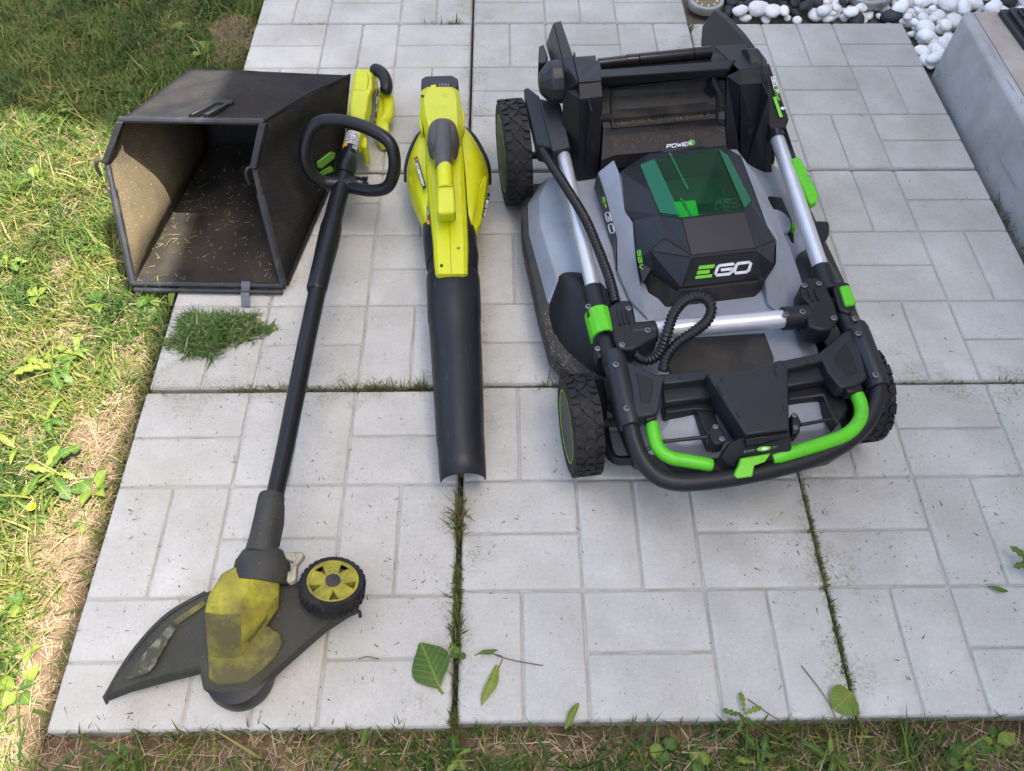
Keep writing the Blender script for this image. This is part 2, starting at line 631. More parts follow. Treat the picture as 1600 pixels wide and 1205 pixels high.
def block_mesh(sx, sy):
    """a raised brick of the cast slab: rounded top edges, flat top at z = 0"""
    mb = MB()
    ch = 0.0045

    def ring(ins, z, r):
        pts = []
        hx, hy = sx / 2 - ins, sy / 2 - ins
        for cx, cy, a0 in ((hx - r, hy - r, 0), (-hx + r, hy - r, 90), (-hx + r, -hy + r, 180), (hx - r, -hy + r, 270)):
            for k in range(3):
                a = math.radians(a0 + 45 * k)
                pts.append(V(cx + r * math.cos(a), cy + r * math.sin(a), z))
        return pts
    mb.loft([ring(0.0015, -0.006, 0.004), ring(0.0022, -0.0028, 0.004), ring(0.0036, -0.0009, 0.004), ring(0.0062, 0.0, 0.004)],
            cap0=False)
    me = bpy.data.meshes.new('block')
    me.from_pydata([tuple(v) for v in mb.v], [], mb.f)
    bm = bmesh.new(); bm.from_mesh(me); bmesh.ops.recalc_face_normals(bm, faces=bm.faces); bm.to_mesh(me); bm.free()
    me.materials.append(M_slab)
    me.polygons.foreach_set('use_smooth', [True] * len(me.polygons))
    me.set_sharp_from_angle(angle=math.radians(60))
    return me


BL_H = block_mesh(0.1987, 0.0993)
BL_V = block_mesh(0.0993, 0.1987)
slab_mesh = None
# column, row, True when the lower-left cell holds upright bricks
SLABS = [(0, 0, False), (1, 0, True), (2, 0, True), (0, 1, True), (1, 1, False), (2, 1, False), (0, 2, False), (1, 2, True), (2, 2, False),
         (0, 3, True), (1, 3, False)]
SHIFT = {(0, 0): (0.0, -0.006), (1, 0): (0.003, 0.0), (2, 0): (0.0, 0.001), (2, 1): (-0.004, 0.0), (0, 1): (0.002, -0.003), (2, 2): (-0.004, 0)}
for c, r, vert in SLABS:
    ox, oy = SHIFT.get((c, r), (0, 0))
    cx, cy = -0.3 + 0.6 * c + ox, 0.3 + 0.6 * r + oy
    if slab_mesh is None:
        s = MB().box((0, 0, -0.0045 - 0.02), 0.5938, 0.5938, 0.04).build('paving_slab', M_groove, bevel=0.003)
        slab_mesh = s.data
    else:
        s = bpy.data.objects.new('paving_slab', slab_mesh)
        COL.objects.link(s)
        m = s.modifiers.new('bevel', 'BEVEL'); m.width = 0.003; m.segments = 2
    s.parent = pavement
    s.location = (cx, cy, 0.0)
    s.rotation_euler = (random.uniform(-.0015, .0015), random.uniform(-.0015, .0015), random.uniform(-.002, .002))
    for i in range(3):
        for j in range(3):
            up = ((i + j) % 2 == 0) == vert
            for k in (-1, 1):
                b = bpy.data.objects.new('block', BL_V if up else BL_H)
                COL.objects.link(b)
                b.parent = s
                bx, by = (i - 1) * 0.1979, (j - 1) * 0.1979
                b.location = (bx + (k * 0.0493 if up else 0), by + (0 if up else k * 0.0493), random.uniform(-.0004, .0004))
                b.rotation_euler = (0, 0, random.uniform(-.002, .002))

# ------------------------------------------------------------------ low concrete wall on the right
wall = empty('concrete_wall', (1.21, 0.6, 0))
tag(wall, 'low pale cast concrete wall along the right edge of the slabs', 'wall')
WT = 0.158
mb = MB()
prof = [(1.212, -0.06), (1.212, WT - 0.012), (1.224, WT), (1.86, WT), (1.86, -0.06)]
ys = [-0.6, 0.2, 0.9, 1.3, 1.578, 1.590]
mb.loft([[V(x + (0.008 if y > 1.585 else 0), y, z - (0.006 if (y > 1.585 and z > 0.1) else 0)) for x, z in prof] for y in ys])
mb.build('body', M_wall, wall, bevel=0.004)
MB().box((1.545, 0.49, WT + 0.002), 0.622, 2.17, 0.003).build('screed', M_walltop, wall)

# black plastic lamp foot on the wall
lampb = empty('lamp_base', at(1590, 60, WT))
tag(lampb, 'black ribbed plastic foot standing on the concrete wall', 'lamp base')
c0 = at(1569, 36, WT + .004)
ax = (V(1, 0.05, 0).normalized(), V(-0.05, 1, 0).normalized(), V(0, 0, 1))
mb = MB()
cc = c0 + V(0.075, -0.035, 0)
for hs, z0, z1 in (((0.15, 0.15), 0, 0.014), ((0.125, 0.125), 0.014, 0.024), ((0.10, 0.10), 0.024, 0.03)):
    mb.box(cc + V(0, 0, (z0 + z1) / 2), hs[0], hs[1], z1 - z0, ax)
M_blackp = mat('black_plastic', (0.022, 0.023, 0.026), rough=0.42, var=0.15, vscale=20.0, bump=0.12, bscale=700.0)
mb.build('foot_plate', M_blackp, lampb, bevel=0.003)
mb = MB()
for k in range(4):
    mb.box(cc + ax[0] * (-0.04 + 0.027 * k) + V(0, 0, 0.031), 0.009, 0.09, 0.006, ax)
mb.build('rib', M_blackp, lampb, bevel=0.001)

# ------------------------------------------------------------------ pebble bed
bed = MB()
bed.poly([V(0.605, 1.812, -0.028), V(1.19, 1.812, -0.028), V(1.19, 1.40, -0.028), V(1.225, 1.40, -0.028), V(1.9, 1.595, -0.028), V(2.4, 1.595, -0.028),
          V(2.4, 3.0, -0.028), V(0.605, 3.0, -0.028)])
bed = bed.build('gravel_bed', M_joint)
tag(bed, 'dark earth bed under the decorative pebbles', kind='structure')


def pebble_mesh(seed):
    r = np.random.default_rng(seed)
    bm = bmesh.new()
    bmesh.ops.create_icosphere(bm, subdivisions=2, radius=1.0)
    ph = r.random((4, 3)) * 6.28
    fr = r.normal(size=(4, 3)) * np.array([[1.2], [1.5], [2.4], [3.2]])
    for v in bm.verts:
        d = 1.0
        for k in range(4):
            d += (0.085 if k < 2 else .06) * math.sin(float(np.dot(fr[k], v.co)) + ph[k][0])
        v.co *= d
    me = bpy.data.meshes.new('pebble')
    bm.to_mesh(me)
    bm.free()
    me.polygons.foreach_set('use_smooth', [True] * len(me.polygons))
    return me


PW, PK = [], []
for k in range(6):
    m_ = pebble_mesh(100 + k); m_.materials.append(M_white_pebble); PW.append(m_)
for k in range(3):
    m_ = pebble_mesh(200 + k); m_.materials.append(M_black_pebble); PK.append(m_)

LIGHTS = [(at(1103, 4, 0.0), 0.050), (at(1358, -6, 0.004), 0.060)]


def in_bed(x, y):
    if 0.615 < x < 1.66 and 1.828 < y < 2.02:
        return not (x > 1.22 and y < 1.60)
    if 1.21 < x < 1.9 and 1.60 < y <= 1.83:
        return True
    return 1.203 < x < 1.212 and 1.52 < y < 1.83


placed = []
tries = 0
pr = random.Random(3)
while tries < 14000 and len(placed) < 320:
    tries += 1
    x, y = pr.uniform(0.61, 1.75), pr.uniform(1.5, 2.2)
    if not in_bed(x, y):
        continue
    rad = pr.choice((0.011, 0.014, 0.017, 0.019, 0.022, 0.025))
    lay = 0
    ok = True
    for q in LIGHTS:
        if (x - q[0].x) ** 2 + (y - q[0].y) ** 2 < (q[1] + rad * .95) ** 2 or x < .70:
            ok = False
    if y - rad < 1.806 and x < 1.2:
        ok = False
    if x < 1.2 + rad * 0.5 and y < 1.82:
        ok = False
    if y < 1.60 + rad * .6 and x > 1.205:
        ok = False
    if not ok:
        continue
    close = [p for p in placed if (p[0] - x) ** 2 + (p[1] - y) ** 2 < (0.80 * (p[2] + rad)) ** 2]
    if len(close) == 0:
        z = -0.022 + rad * 0.62
    elif len(close) <= 3 and all(p[3] < 0.5 for p in close) and pr.random() < 0.35:
        z = -0.022 + rad * 0.62 + 0.018
        lay = 1
    else:
        continue
    placed.append((x, y, rad, lay, z))
for x, y, rad, lay, z in placed:
    dark = (0.70 < x < 0.985 and 1.875 + 0.02 * math.sin(x * 40) < y < 2.2 and pr.random() < 0.93) or pr.random() < 0.03
    me = pr.choice(PK if dark else PW)
    o = bpy.data.objects.new('black_pebble' if dark else 'white_pebble', me)
    COL.objects.link(o)
    o.location = (x, y, z)
    o.scale = (rad * pr.uniform(1.0, 1.3), rad * pr.uniform(.75, 1.0), rad * pr.uniform(.55, .8))
    o.rotation_euler = (pr.uniform(-.35, .35), pr.uniform(-.35, .35), pr.uniform(0, 6.28))
    if dark:
        tag(o, 'dark grey pebble lying among the stones behind the mower', 'pebble', 'black pebbles in the bed')
    else:
        tag(o, 'rounded white marble pebble in the bed behind the paving', 'pebble', 'white pebbles in the bed')

# more pebbles farther back, one heap of many
mbp = MB()
pr2 = random.Random(9)
for k in range(330 + 520):
    low_ = k >= 330
    x_, y_ = (pr2.uniform(.64, 2.2), pr2.uniform(2.03, 2.62)) if not low_ else (pr2.uniform(.98, 1.68), pr2.uniform(1.60, 2.04))
    if low_ and (not in_bed(x_, y_) or (x_ < 1.215 and y_ < 1.835) or (x_ > 1.2 and y_ < 1.615)):
        continue
    src = pr2.choice(PW)
    rd_ = pr2.uniform(.016, .027)
    rot = Euler((pr2.uniform(-.4, .4), pr2.uniform(-.4, .4), pr2.uniform(0, 6.28))).to_matrix()
    if low_:
        rd_ = pr2.uniform(.010, .015)
    vs_ = [V(x_, y_, -.010 if not low_ else -.021) + rot @ V(v.co.x * rd_ * 1.15, v.co.y * rd_ * .9, v.co.z * rd_ * .7) for v in src.vertices]
    mbp.quadfaces(vs_, [list(p.vertices) for p in src.polygons])
far_p = mbp.build('pebbles', M_white_pebble, angle=180, recalc=False)
tag(far_p, 'white pebbles of the bed farther back', kind='stuff')

# two round solar lights set among the pebbles
M_steel = mat('brushed_steel', (0.50, 0.49, 0.47), rough=0.38, metal=0.85, var=0.1, vscale=30.0, dirt=(0.30, 0.26, 0.20), dirt_amt=0.38, dscale=30.0)
M_cell = mat('solar_cell', (0.05, 0.05, 0.06), rough=0.2, dirt=(0.16, 0.13, 0.08), dirt_amt=0.5, dscale=20.0, dsoft=0.2)
M_lens = mat('light_lens', (0.75, 0.72, 0.5), rough=0.25)
M_cell2 = mat('solar_cell_dusty', (0.13, 0.10, 0.05), rough=0.35, dirt=(0.24, 0.18, 0.09), dirt_amt=0.5, dscale=40.0, dsoft=0.2)
for k, (p, rad) in enumerate(LIGHTS):
    root = empty('solar_light', p)
    tag(root, 'round steel rimmed solar ground light with dusty brown cell by the slab joint' if k == 0 else
        'round steel rimmed solar ground light half buried among white pebbles', 'solar light', 'solar ground lights')
    tilt = V(0.0, -0.02, 1).normalized() if k == 0 else V(-0.15, -0.12, 1).normalized()
    pp = p + V(0, 0, 0.002 if k == 0 else 0.012)
    MB().lathe(pp, tilt, [(rad, -0.012), (rad, 0.004), (rad * .97, 0.008), (rad * .76, 0.008), (rad * .74, 0.004)], 40).build('rim', M_steel, root)
    MB().lathe(pp, tilt, [(rad * .739, 0.0), (rad * .739, 0.0055), (rad * .5, 0.0065)], 32).build('solar_panel', M_cell2 if k == 0 else M_cell, root)
    x_ = tilt.orthogonal().normalized(); y_ = tilt.cross(x_)
    for q in range(10):
        a = 2 * math.pi * (q + .3) / 10
        MB().lathe(pp + (x_ * math.cos(a) + y_ * math.sin(a)) * rad * .60, tilt, [(0.0032, 0.005), (0.003, 0.008), (0.0015, 0.009)], 8).build('lamp', M_lens, root)

# ------------------------------------------------------------------ unseen house right of the picture, sized and placed to shade the paving
house = empty('house', (2.05, -3, 0))
tag(house, 'tall cream rendered house, unseen right of the paving, added to shade it', 'house')
HX = 2.05
EAVE = (HX + 0.645) / 0.5
YS = 1.36 - 0.13 * (HX + 0.85) / 0.5   # where the taller gable begins
MB().box((HX + 3.25, YS - 4.3, EAVE / 2 - 0.03), 6.5, 8.60, EAVE - .06).build('wall', M_render, house)
MB().box((HX + 3.25, YS + 3.5, 6.0 - 0.03), 6.5, 7.0, 12.0 - .06).build('wall', M_render, house)
MB().box((HX + 3.3, YS - 4.3, EAVE - 0.03), 6.4, 8.5, 0.06).build('roof', M_rooft, house)
MB().box((HX + 3.3, YS + 3.5, 11.97), 6.4, 6.9, 0.06).build('roof', M_rooft, house)
for (yy, zz) in ((-6.5, 1.2), (-3.0, 1.2), (3.6, 1.2), (-6.5, 4.2), (-3.0, 4.2), (3.6, 4.2), (3.6, 7.2)):
    w = MB()
    for a, b, c, d in ((-.62, 0, .08, 1.5), (.62, 0, .08, 1.5), (0, -.71, 1.16, .08), (0, .71, 1.16, .08), (0, 0, .06, 1.34)):
        w.box((HX - .01, yy + a, zz + .75 + b), 0.06, c, d)
    wf = w.build('window', M_frame, house)
    MB().box((HX - .003, yy, zz + .75), 0.012, 1.16, 1.34).build('pane', M_glass_dark, wf)


# ------------------------------------------------------------------ lawn: blades, straw, weeds
def blades(name, base, length, width, yaw, lean, curl, tint, material, kind='stuff', seg=3, flat=0.0):
    """many grass blades as one mesh; arrays per blade"""
    n = len(length)
    dx, dy = np.cos(yaw), np.sin(yaw)
    px_, py_ = -dy, dx
    verts = np.zeros((n, seg * 2 + 1, 3))
    ang = lean.copy()
    p = base.copy()
    for s in range(seg + 1):
        t = s / seg
        w = width * (1 - t ** 1.6) * 0.5
        if s < seg:
            verts[:, 2 * s, 0] = p[:, 0] + px_ * w
            verts[:, 2 * s, 1] = p[:, 1] + py_ * w
            verts[:, 2 * s, 2] = p[:, 2]
            verts[:, 2 * s + 1, 0] = p[:, 0] - px_ * w
            verts[:, 2 * s + 1, 1] = p[:, 1] - py_ * w
            verts[:, 2 * s + 1, 2] = p[:, 2]
        else:
            verts[:, 2 * s] = p
        st = length / seg
        p = p + np.stack([dx * np.sin(ang) * st, dy * np.sin(ang) * st, np.cos(ang) * st], 1)
        ang = ang + curl / seg
    nv = seg * 2 + 1
    idx = np.arange(n)[:, None] * nv
    quads = []
    for s in range(seg - 1):
        quads.append(np.concatenate([idx + 2 * s, idx + 2 * s + 1, idx + 2 * s + 3, idx + 2 * s + 2], 1))
    tri = np.concatenate([idx + 2 * seg - 2, idx + 2 * seg - 1, idx + 2 * seg], 1)
    loops = np.concatenate([np.concatenate(quads, 0).ravel() if quads else np.zeros(0, int), tri.ravel()])
    nq = n * (seg - 1)
    starts = np.concatenate([np.arange(nq) * 4, nq * 4 + np.arange(n) * 3])
    me = bpy.data.meshes.new(name)
    me.vertices.add(n * nv)
    me.vertices.foreach_set('co', verts.reshape(-1))
    me.loops.add(len(loops))
    me.loops.foreach_set('vertex_index', loops.astype(np.int32))
    me.polygons.add(nq + n)
    me.polygons.foreach_set('loop_start', starts.astype(np.int32))
    me.update(calc_edges=True)
    a = me.attributes.new('tint', 'FLOAT', 'POINT')
    a.data.foreach_set('value', np.repeat(tint, nv).astype(np.float32))
    me.polygons.foreach_set('use_smooth', [True] * len(me.polygons))
    me.materials.append(material)
    o = bpy.data.objects.new(name, me)
    COL.objects.link(o)
    if kind:
        o['kind'] = kind
    return o


BARE = []   # (x, y, radius) where the turf is worn to straw and soil
for px, py, r in ((368, 62, .075), (150, 690, .085), (112, 850, .075), (140, 770, .05), (95, 960, .06), (60, 1060, .05), (100, 1130, .05),
                  (190, 640, .05), (120, 520, .05), (40, 690, .035), (200, 560, .04), (300, 245, .03), (110, 330, .03), (95, 420, .03)):
    p = at(px, py, LAWN_Z)
    BARE.append((p.x, p.y, r))


def bareness(x, y):
    b = np.zeros_like(x)
    for bx, by, r in BARE:
        d = np.sqrt((x - bx) ** 2 + ((y - by) * .8) ** 2) / r
        b = np.maximum(b, np.clip(1.35 - d, 0, 1))
    b = b + (vnoise(x, y, 7.5, 3) - 0.64) * 1.6
    # worn band along the slab edge
    b = b + np.clip(1 - np.abs(x + 0.63) / 0.05, 0, 1) * (y > 0) * (y < .85) * 0.35
    # strip in front of the slabs is thin
    b = b + (y < -0.0) * 0.30 + np.clip(1 - np.abs(y + .02) / .03, 0, 1) * .25
    return np.clip(b, 0, 1)


def lawn_points(n, seed):
    r = np.random.default_rng(seed)
    x = np.concatenate([-0.603 - 1.0 * r.random(int(n * .78)) ** 1.25, r.uniform(-0.75, 1.75, n - int(n * .78))])
    y = np.concatenate([r.uniform(-0.30, 2.35, int(n * .78)), r.uniform(-0.30, -0.012, n - int(n * .78))])
    return x, y, r


# turf blades
x, y, r = lawn_points(210000, 5)
b = bareness(x, y)
den = (0.30 + 0.75 * vnoise(x + 3, y, 16.0, 2)) * (1 - b) ** 1.6
den = np.where(y < -0.005, den * 0.75, den)
keep = r.random(len(x)) < den
x, y = x[keep], y[keep]
n = len(x)
cl = vnoise(x, y + 9, 22.0, 2)
L = (0.018 + 0.035 * r.random(n) ** 1.5) * (0.6 + 0.8 * cl)
L = np.where(y < -.01, L * 0.85, L)
base = np.stack([x, y, ground_h(x, y) - 0.003], 1)
tint = np.clip(0.42 + 0.5 * (vnoise(x, y, 11.0, 2) - .45) + r.normal(0, 0.14, n) + 0.12 * bareness(x, y), 0, 1)
dry = r.random(n) < 0.07
tint = np.where(dry, 0.9, tint)
tint = np.where((y > 1.3) | (y < -.01), tint * 0.88, tint)  # shade put into the blade tint on the rear and front turf
yaw = r.random(n) * 6.28 + 0
# wind-laid: clumps share a direction
yaw = np.where(r.random(n) < 0.55, vnoise(x, y, 13.0, 1) * 12.0 + r.normal(0, .6, n), yaw)
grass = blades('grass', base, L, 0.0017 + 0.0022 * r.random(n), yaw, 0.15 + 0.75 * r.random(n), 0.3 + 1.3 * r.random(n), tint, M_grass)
x, y, r = lawn_points(26000, 15)
b = bareness(x, y)
keep = r.random(len(x)) < (1 - b) ** 1.2 * (0.25 + .9 * vnoise(x + 1, y + 4, 9.0, 2)) * np.where(y < 0, .7, 1)
x, y = x[keep], y[keep]
n = len(x)
base = np.stack([x, y, ground_h(x, y) - 0.002], 1)
tint = np.clip(0.50 + 0.5 * (vnoise(x, y, 11.0, 2) - .45) + r.normal(0, 0.17, n), 0, 1)
tint = np.where((y > 1.3) | (y < -.01), tint * 0.88, tint)  # coarse blades there get the shade in their tint too
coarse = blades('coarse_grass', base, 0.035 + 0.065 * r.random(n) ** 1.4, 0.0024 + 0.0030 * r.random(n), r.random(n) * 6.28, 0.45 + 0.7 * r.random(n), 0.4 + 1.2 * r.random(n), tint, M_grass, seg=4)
coarse['label'] = 'long coarse yellow green grass blades lying over the short lawn'
grass['label'] = 'short patchy lawn grass left of and before the slabs'

# the lawn goes on beyond the picture
r = np.random.default_rng(17)
x = np.concatenate([r.uniform(-2.9, -1.55, 30000), r.uniform(-1.9, -0.62, 16000), r.uniform(-2.0, 1.9, 16000)])
y = np.concatenate([r.uniform(-1.0, 3.4, 30000), r.uniform(2.3, 3.4, 16000), r.uniform(-1.0, -0.28, 16000)])
keep = r.random(len(x)) < .35 + .6 * vnoise(x, y, 9.0, 2)
x, y = x[keep], y[keep]
n = len(x)
base = np.stack([x, y, ground_h(x, y) - 0.003], 1)
far = blades('outer_grass', base, 0.03 + 0.05 * r.random(n), 0.003 + 0.003 * r.random(n), r.random(n) * 6.28, 0.2 + 0.8 * r.random(n), 0.3 + 1.2 * r.random(n),
             np.clip(.42 + .5 * (vnoise(x, y, 8.0, 2) - .45) + r.normal(0, .15, n), 0, 1), M_grass)
far['label'] = 'lawn grass farther out around the worn turf'

# dry straw thatch lying flat
x, y, r = lawn_points(64000, 6)
b = bareness(x, y)
keep = r.random(len(x)) < (0.19 + 0.81 * b + .3 * (y < -.01))
keep &= ~((x > -0.603) & (y > -0.008))
x, y = x[keep], y[keep]
n = len(x)
base = np.stack([x, y, ground_h(x, y) + 0.001 + 0.012 * r.random(n) ** 2], 1)
straw = blades('dry_straw', base, 0.02 + 0.05 * r.random(n) ** 1.6, 0.0009 + 0.0012 * r.random(n), r.random(n) * 6.28, 1.25 + 0.35 * r.random(n),
               0.1 + 0.5 * r.random(n), np.clip(r.normal(.5, .25, n), 0, 1), M_straw)
# thick brown thatch patch beside the paving and two smaller worn spots
rp_r = np.random.default_rng(88)
for px_, py_, rx, ry, n in ((368, 64, .055, .105, 2600), (150, 690, .05, .05, 900), (110, 860, .045, .06, 900)):
    c_ = at(px_, py_, LAWN_Z)
    a_ = rp_r.random(n) * 6.28; q_ = np.sqrt(rp_r.random(n)) * (1 + .25 * np.sin(3 * a_))
    xx = c_.x + np.cos(a_) * q_ * rx; yy = c_.y + np.sin(a_) * q_ * ry
    ok_ = xx < -.61
    xx, yy = xx[ok_], yy[ok_]; n = len(xx)
    bb = np.stack([xx, yy, ground_h(xx, yy) + .004 + .012 * rp_r.random(n)], 1)
    th = blades('straw_thatch', bb, .012 + .03 * rp_r.random(n), .0009 + .0012 * rp_r.random(n), rp_r.random(n) * 6.28, 1.2 + .4 * rp_r.random(n), .3 * rp_r.random(n), np.clip(rp_r.normal(.35, .2, n), 0, 1), M_straw, seg=2)
    th['label'] = 'brown thatch of dead straw matted at the lawn edge'
straw['label'] = 'dry tan straw and thatch lying between the grass blades'


# weeds
def leaf_mesh(kind, seed):
    """one leaf along +Y from the origin, folded on its midrib and arching down"""
    r = random.Random(seed)
    rows = 9
    vs, fs = [], []
    for i in range(rows):
        t = i / (rows - 1)
        if kind == 'oval':
            w = 0.30 * math.sin(math.pi * min(1, max(0.0, (t - .16) / .84)) ** .85) if t > .16 else 0.02
            w = max(w, 0.018)
        elif kind == 'long':
            w = 0.115 * math.sin(math.pi * (0.08 + 0.92 * t) ** 1.1) + 0.015
        elif kind == 'dandelion':
            w = (0.05 + 0.15 * t) * (1.25 if i % 2 else 0.6) * (1 - max(0, t - .8) * 4.0)
            w = max(w, 0.012)
        else:   # round
            w = 0.46 * math.sqrt(max(0.0, 1 - ((t - .62) / .39) ** 2)) if t > .25 else 0.02
            w = max(w, 0.018)
        z = 0.30 * math.sin(t * 2.2) * .6 - 0.30 * t * t + 0.02 * math.sin(t * 11 + seed)
        sk = (-0.07 if kind == 'dandelion' and i % 2 else 0.0)
        y_ = t
        wob = 0.025 * math.sin(seed + t * 7)
        lift = 0.22 * w
        vs += [(-w + wob, y_ + sk, z + lift), (wob, y_, z), (w + wob, y_ + sk, z + lift)]
    for i in range(rows - 1):
        a = 3 * i
        fs += [(a, a + 1, a + 4, a + 3), (a + 1, a + 2, a + 5, a + 4)]
    me = bpy.data.meshes.new('leaf')
    me.from_pydata(vs, [], fs)
    at_ = me.attributes.new('tint', 'FLOAT', 'POINT')
    t0 = r.uniform(.25, .75)
    at_.data.foreach_set('value', [t0 + (0.1 if k % 3 == 1 else 0) for k in range(len(vs))])
    me.polygons.foreach_set('use_smooth', [True] * len(me.polygons))
    me.materials.append(M_leaf)
    return me


LEAVES = {k: [leaf_mesh(k, s) for s in range(4)] for k in ('oval', 'long', 'dandelion', 'round')}


def weed(px, py, kind, n, size, label, up=0.5, spread=6.28, a0=None, flower=False):
    p = at(px, py, LAWN_Z)
    p.z = float(ground_h(np.array([p.x]), np.array([p.y]))[0]) if not (p.x > -.603 and p.y > -.01) else 0.0
    nm = {'oval': 'plantain_weed', 'long': 'dock_weed', 'dandelion': 'dandelion_weed', 'round': 'clover_weed'}[kind]
    root = empty(nm, p)
    tag(root, label, 'weed', 'weeds in the lawn')
    rr = random.Random(int(px * 7 + py))
    a = rr.uniform(0, 6.28) if a0 is None else a0
    for k in range(n):
        o = bpy.data.objects.new('leaf', rr.choice(LEAVES[kind]))
        COL.objects.link(o)
        o.parent = root
        s = size * rr.uniform(.45, .95) * (.8 if py > 1100 else .9)
        o.scale = (s, s, s)
        o.rotation_euler = Euler((rr.uniform(.05, up), rr.uniform(-.3, .3), a + spread * k / max(1, n) + rr.uniform(-.35, .35)), 'XYZ')
        o.location = (rr.uniform(-.006, .006), rr.uniform(-.006, .006), 0.008 + rr.uniform(0, .008))
    if flower:
        f = MB()
        fc = p + V(0, 0, 0.045)
        for ring, (nr, rad) in enumerate(((12, .007), (8, .0045))):
            for k in range(nr):
                a_ = 2 * math.pi * k / nr
                d = V(math.cos(a_), math.sin(a_), 0)
                e = V(-d.y, d.x, 0)
                f.poly([fc + d * .002 - e * .0012, fc + d * rad - e * .0018 + V(0, 0, .002 + ring * .002), fc + d * rad + e * .0018 + V(0, 0, .002 + ring * .002), fc + d * .002 + e * .0012])
        f.build('petal', M_yellow_petal, root)
        MB().tube([p, fc], 0.0012, 6).build('stem', M_leaf, root)
    return root


WEEDS = [
    (97, 160, 'oval', 6, .050, 'broad leaved weed in deep shade at left, above the lit grass'),
    (153, 61, 'oval', 4, .045, 'small broad leaved weed among dark grass near the top left'),
    (200, 148, 'oval', 7, .050, 'pale broad leaved weed just behind the grass bag left corner'),
    (282, 55, 'oval', 4, .045, 'upright broad leaf near the brown straw patch'),
    (322, 88, 'oval', 8, .055, 'leafy green weed between the bag and the brown straw patch'),
    (182, 20, 'round', 5, .035, 'round leaved weed at the top edge of the lawn'),
    (57, 285, 'oval', 6, .055, 'yellow green weed standing in full sun at far left'),
    (88, 190, 'dandelion', 7, .075, 'toothed silvery dandelion rosette where shade meets sun'),
    (140, 150, 'long', 5, .06, 'narrow leaved weed in shade left of the bag'),
    (66, 470, 'oval', 5, .045, 'pair of broad lit leaves left of the clipping pile'),
    (160, 483, 'oval', 5, .045, 'broad lit leaves midway between the pile and the left edge'),
    (242, 470, 'oval', 6, .05, 'leafy weed beside the bag front corner and slab edge'),
    (90, 585, 'dandelion', 8, .085, 'large lit dandelion rosette with long leaves in mid lawn'),
    (120, 560, 'long', 6, .07, 'long thin leaved lit weed above the bare straw patch'),
    (80, 662, 'long', 5, .065, 'long leaved weed beside the bare straw patch'),
    (90, 745, 'dandelion', 9, .090, 'big toothed dandelion rosette below the bare straw patch'),
    (150, 770, 'oval', 6, .055, 'round topped green leaves against the slab edge'),
    (70, 808, 'oval', 3, .035, 'small weed with one yellow flower', ),
    (30, 705, 'long', 6, .07, 'orange tinged narrow leaved clump at left edge'),
    (48, 1018, 'oval', 4, .045, 'lit broad leaves at the left edge near the slab corner'),
    (40, 1080, 'oval', 6, .045, 'cluster of small lit leaves at the lower left edge'),
    (20, 960, 'oval', 4, .05, 'broad lit leaf cut by the left edge of the picture'),
    (135, 830, 'round', 4, .032, 'tiny round leaves touching the slab edge'),
    (20, 420, 'dandelion', 6, .07, 'red stemmed rosette at left edge in the sun'),
    (150, 400, 'oval', 5, .045, 'weed in the shadow of the grass bag'),
    (200, 1185, 'oval', 4, .04, 'broad leaf weed in shade at lower left below the slab'),
    (1030, 1180, 'round', 8, .030, 'clover with round leaves in the strip before the middle slab'),
    (1090, 1195, 'round', 7, .030, 'bright clover patch right of the middle of the front strip'),
    (1180, 1190, 'dandelion', 6, .06, 'toothed leaves in the front strip below the right joint'),
    (1150, 1120, 'dandelion', 5, .042, 'toothed weed leaning onto the slab front edge'),
    (1290, 1185, 'long', 6, .06, 'long leaved weed below the right slab'),
    (1545, 1165, 'oval', 7, .05, 'lush green weed at the lower right corner'),
    (1500, 1190, 'round', 7, .035, 'round leaved weed at the lower right edge'),
    (720, 1180, 'dandelion', 5, .05, 'toothed weed below the open joint end'),
    (1590, 890, 'dandelion', 6, .05, 'dry tufted weed at the right edge on the slabs'),
    (712, 1028, 'round', 9, .016, 'tiny round leaved weed growing in the slab joint'),
]
for w in WEEDS:
    weed(*w, flower=(w[0] == 70))

# single cut leaves lying on the paving
def lying_leaf(px, py, kind, size, yaw, label, z=0.004, seed=1):
    p = at(px, py, z)
    me = leaf_mesh(kind, seed)
    o = bpy.data.objects.new('fallen_leaf', me)
    COL.objects.link(o)
    o.location = p
    o.rotation_euler = (0.06, random.uniform(-.2, .2), yaw)
    o.scale = (size, size, size * .6)
    tag(o, label, 'leaf', 'cut leaves on the slabs')
    return o


lying_leaf(692, 1085, 'oval', .085, 0.45, 'large torn green leaf lying left of the open joint', seed=3).scale = (.105, .085, .03)
lying_leaf(778, 1040, 'long', .062, 2.75, 'narrow green leaf lying right of the open joint', seed=2)
lying_leaf(1338, 1075, 'round', .050, 2.2, 'pale round leaf with a stalk at the front slab edge', seed=6)
lying_leaf(903, 1098, 'long', .042, 2.6, 'curled green leaf at the front edge of the middle slab', seed=5)
lying_leaf(565, 1165, 'long', .075, -0.25, 'long upright leaf against the left slab front edge', seed=7, z=-.01)
lying_leaf(268, 478, 'long', .055, 0.1, 'grey green leaf poking up beside the bag corner', seed=9, z=.0)
lying_leaf(748, 1022, 'long', .030, -1.4, 'small brown edged leaf scrap right of the joint', seed=4)
lying_leaf(1575, 925, 'long', .032, 1.3, 'small green leaf scrap near the right edge', seed=8)

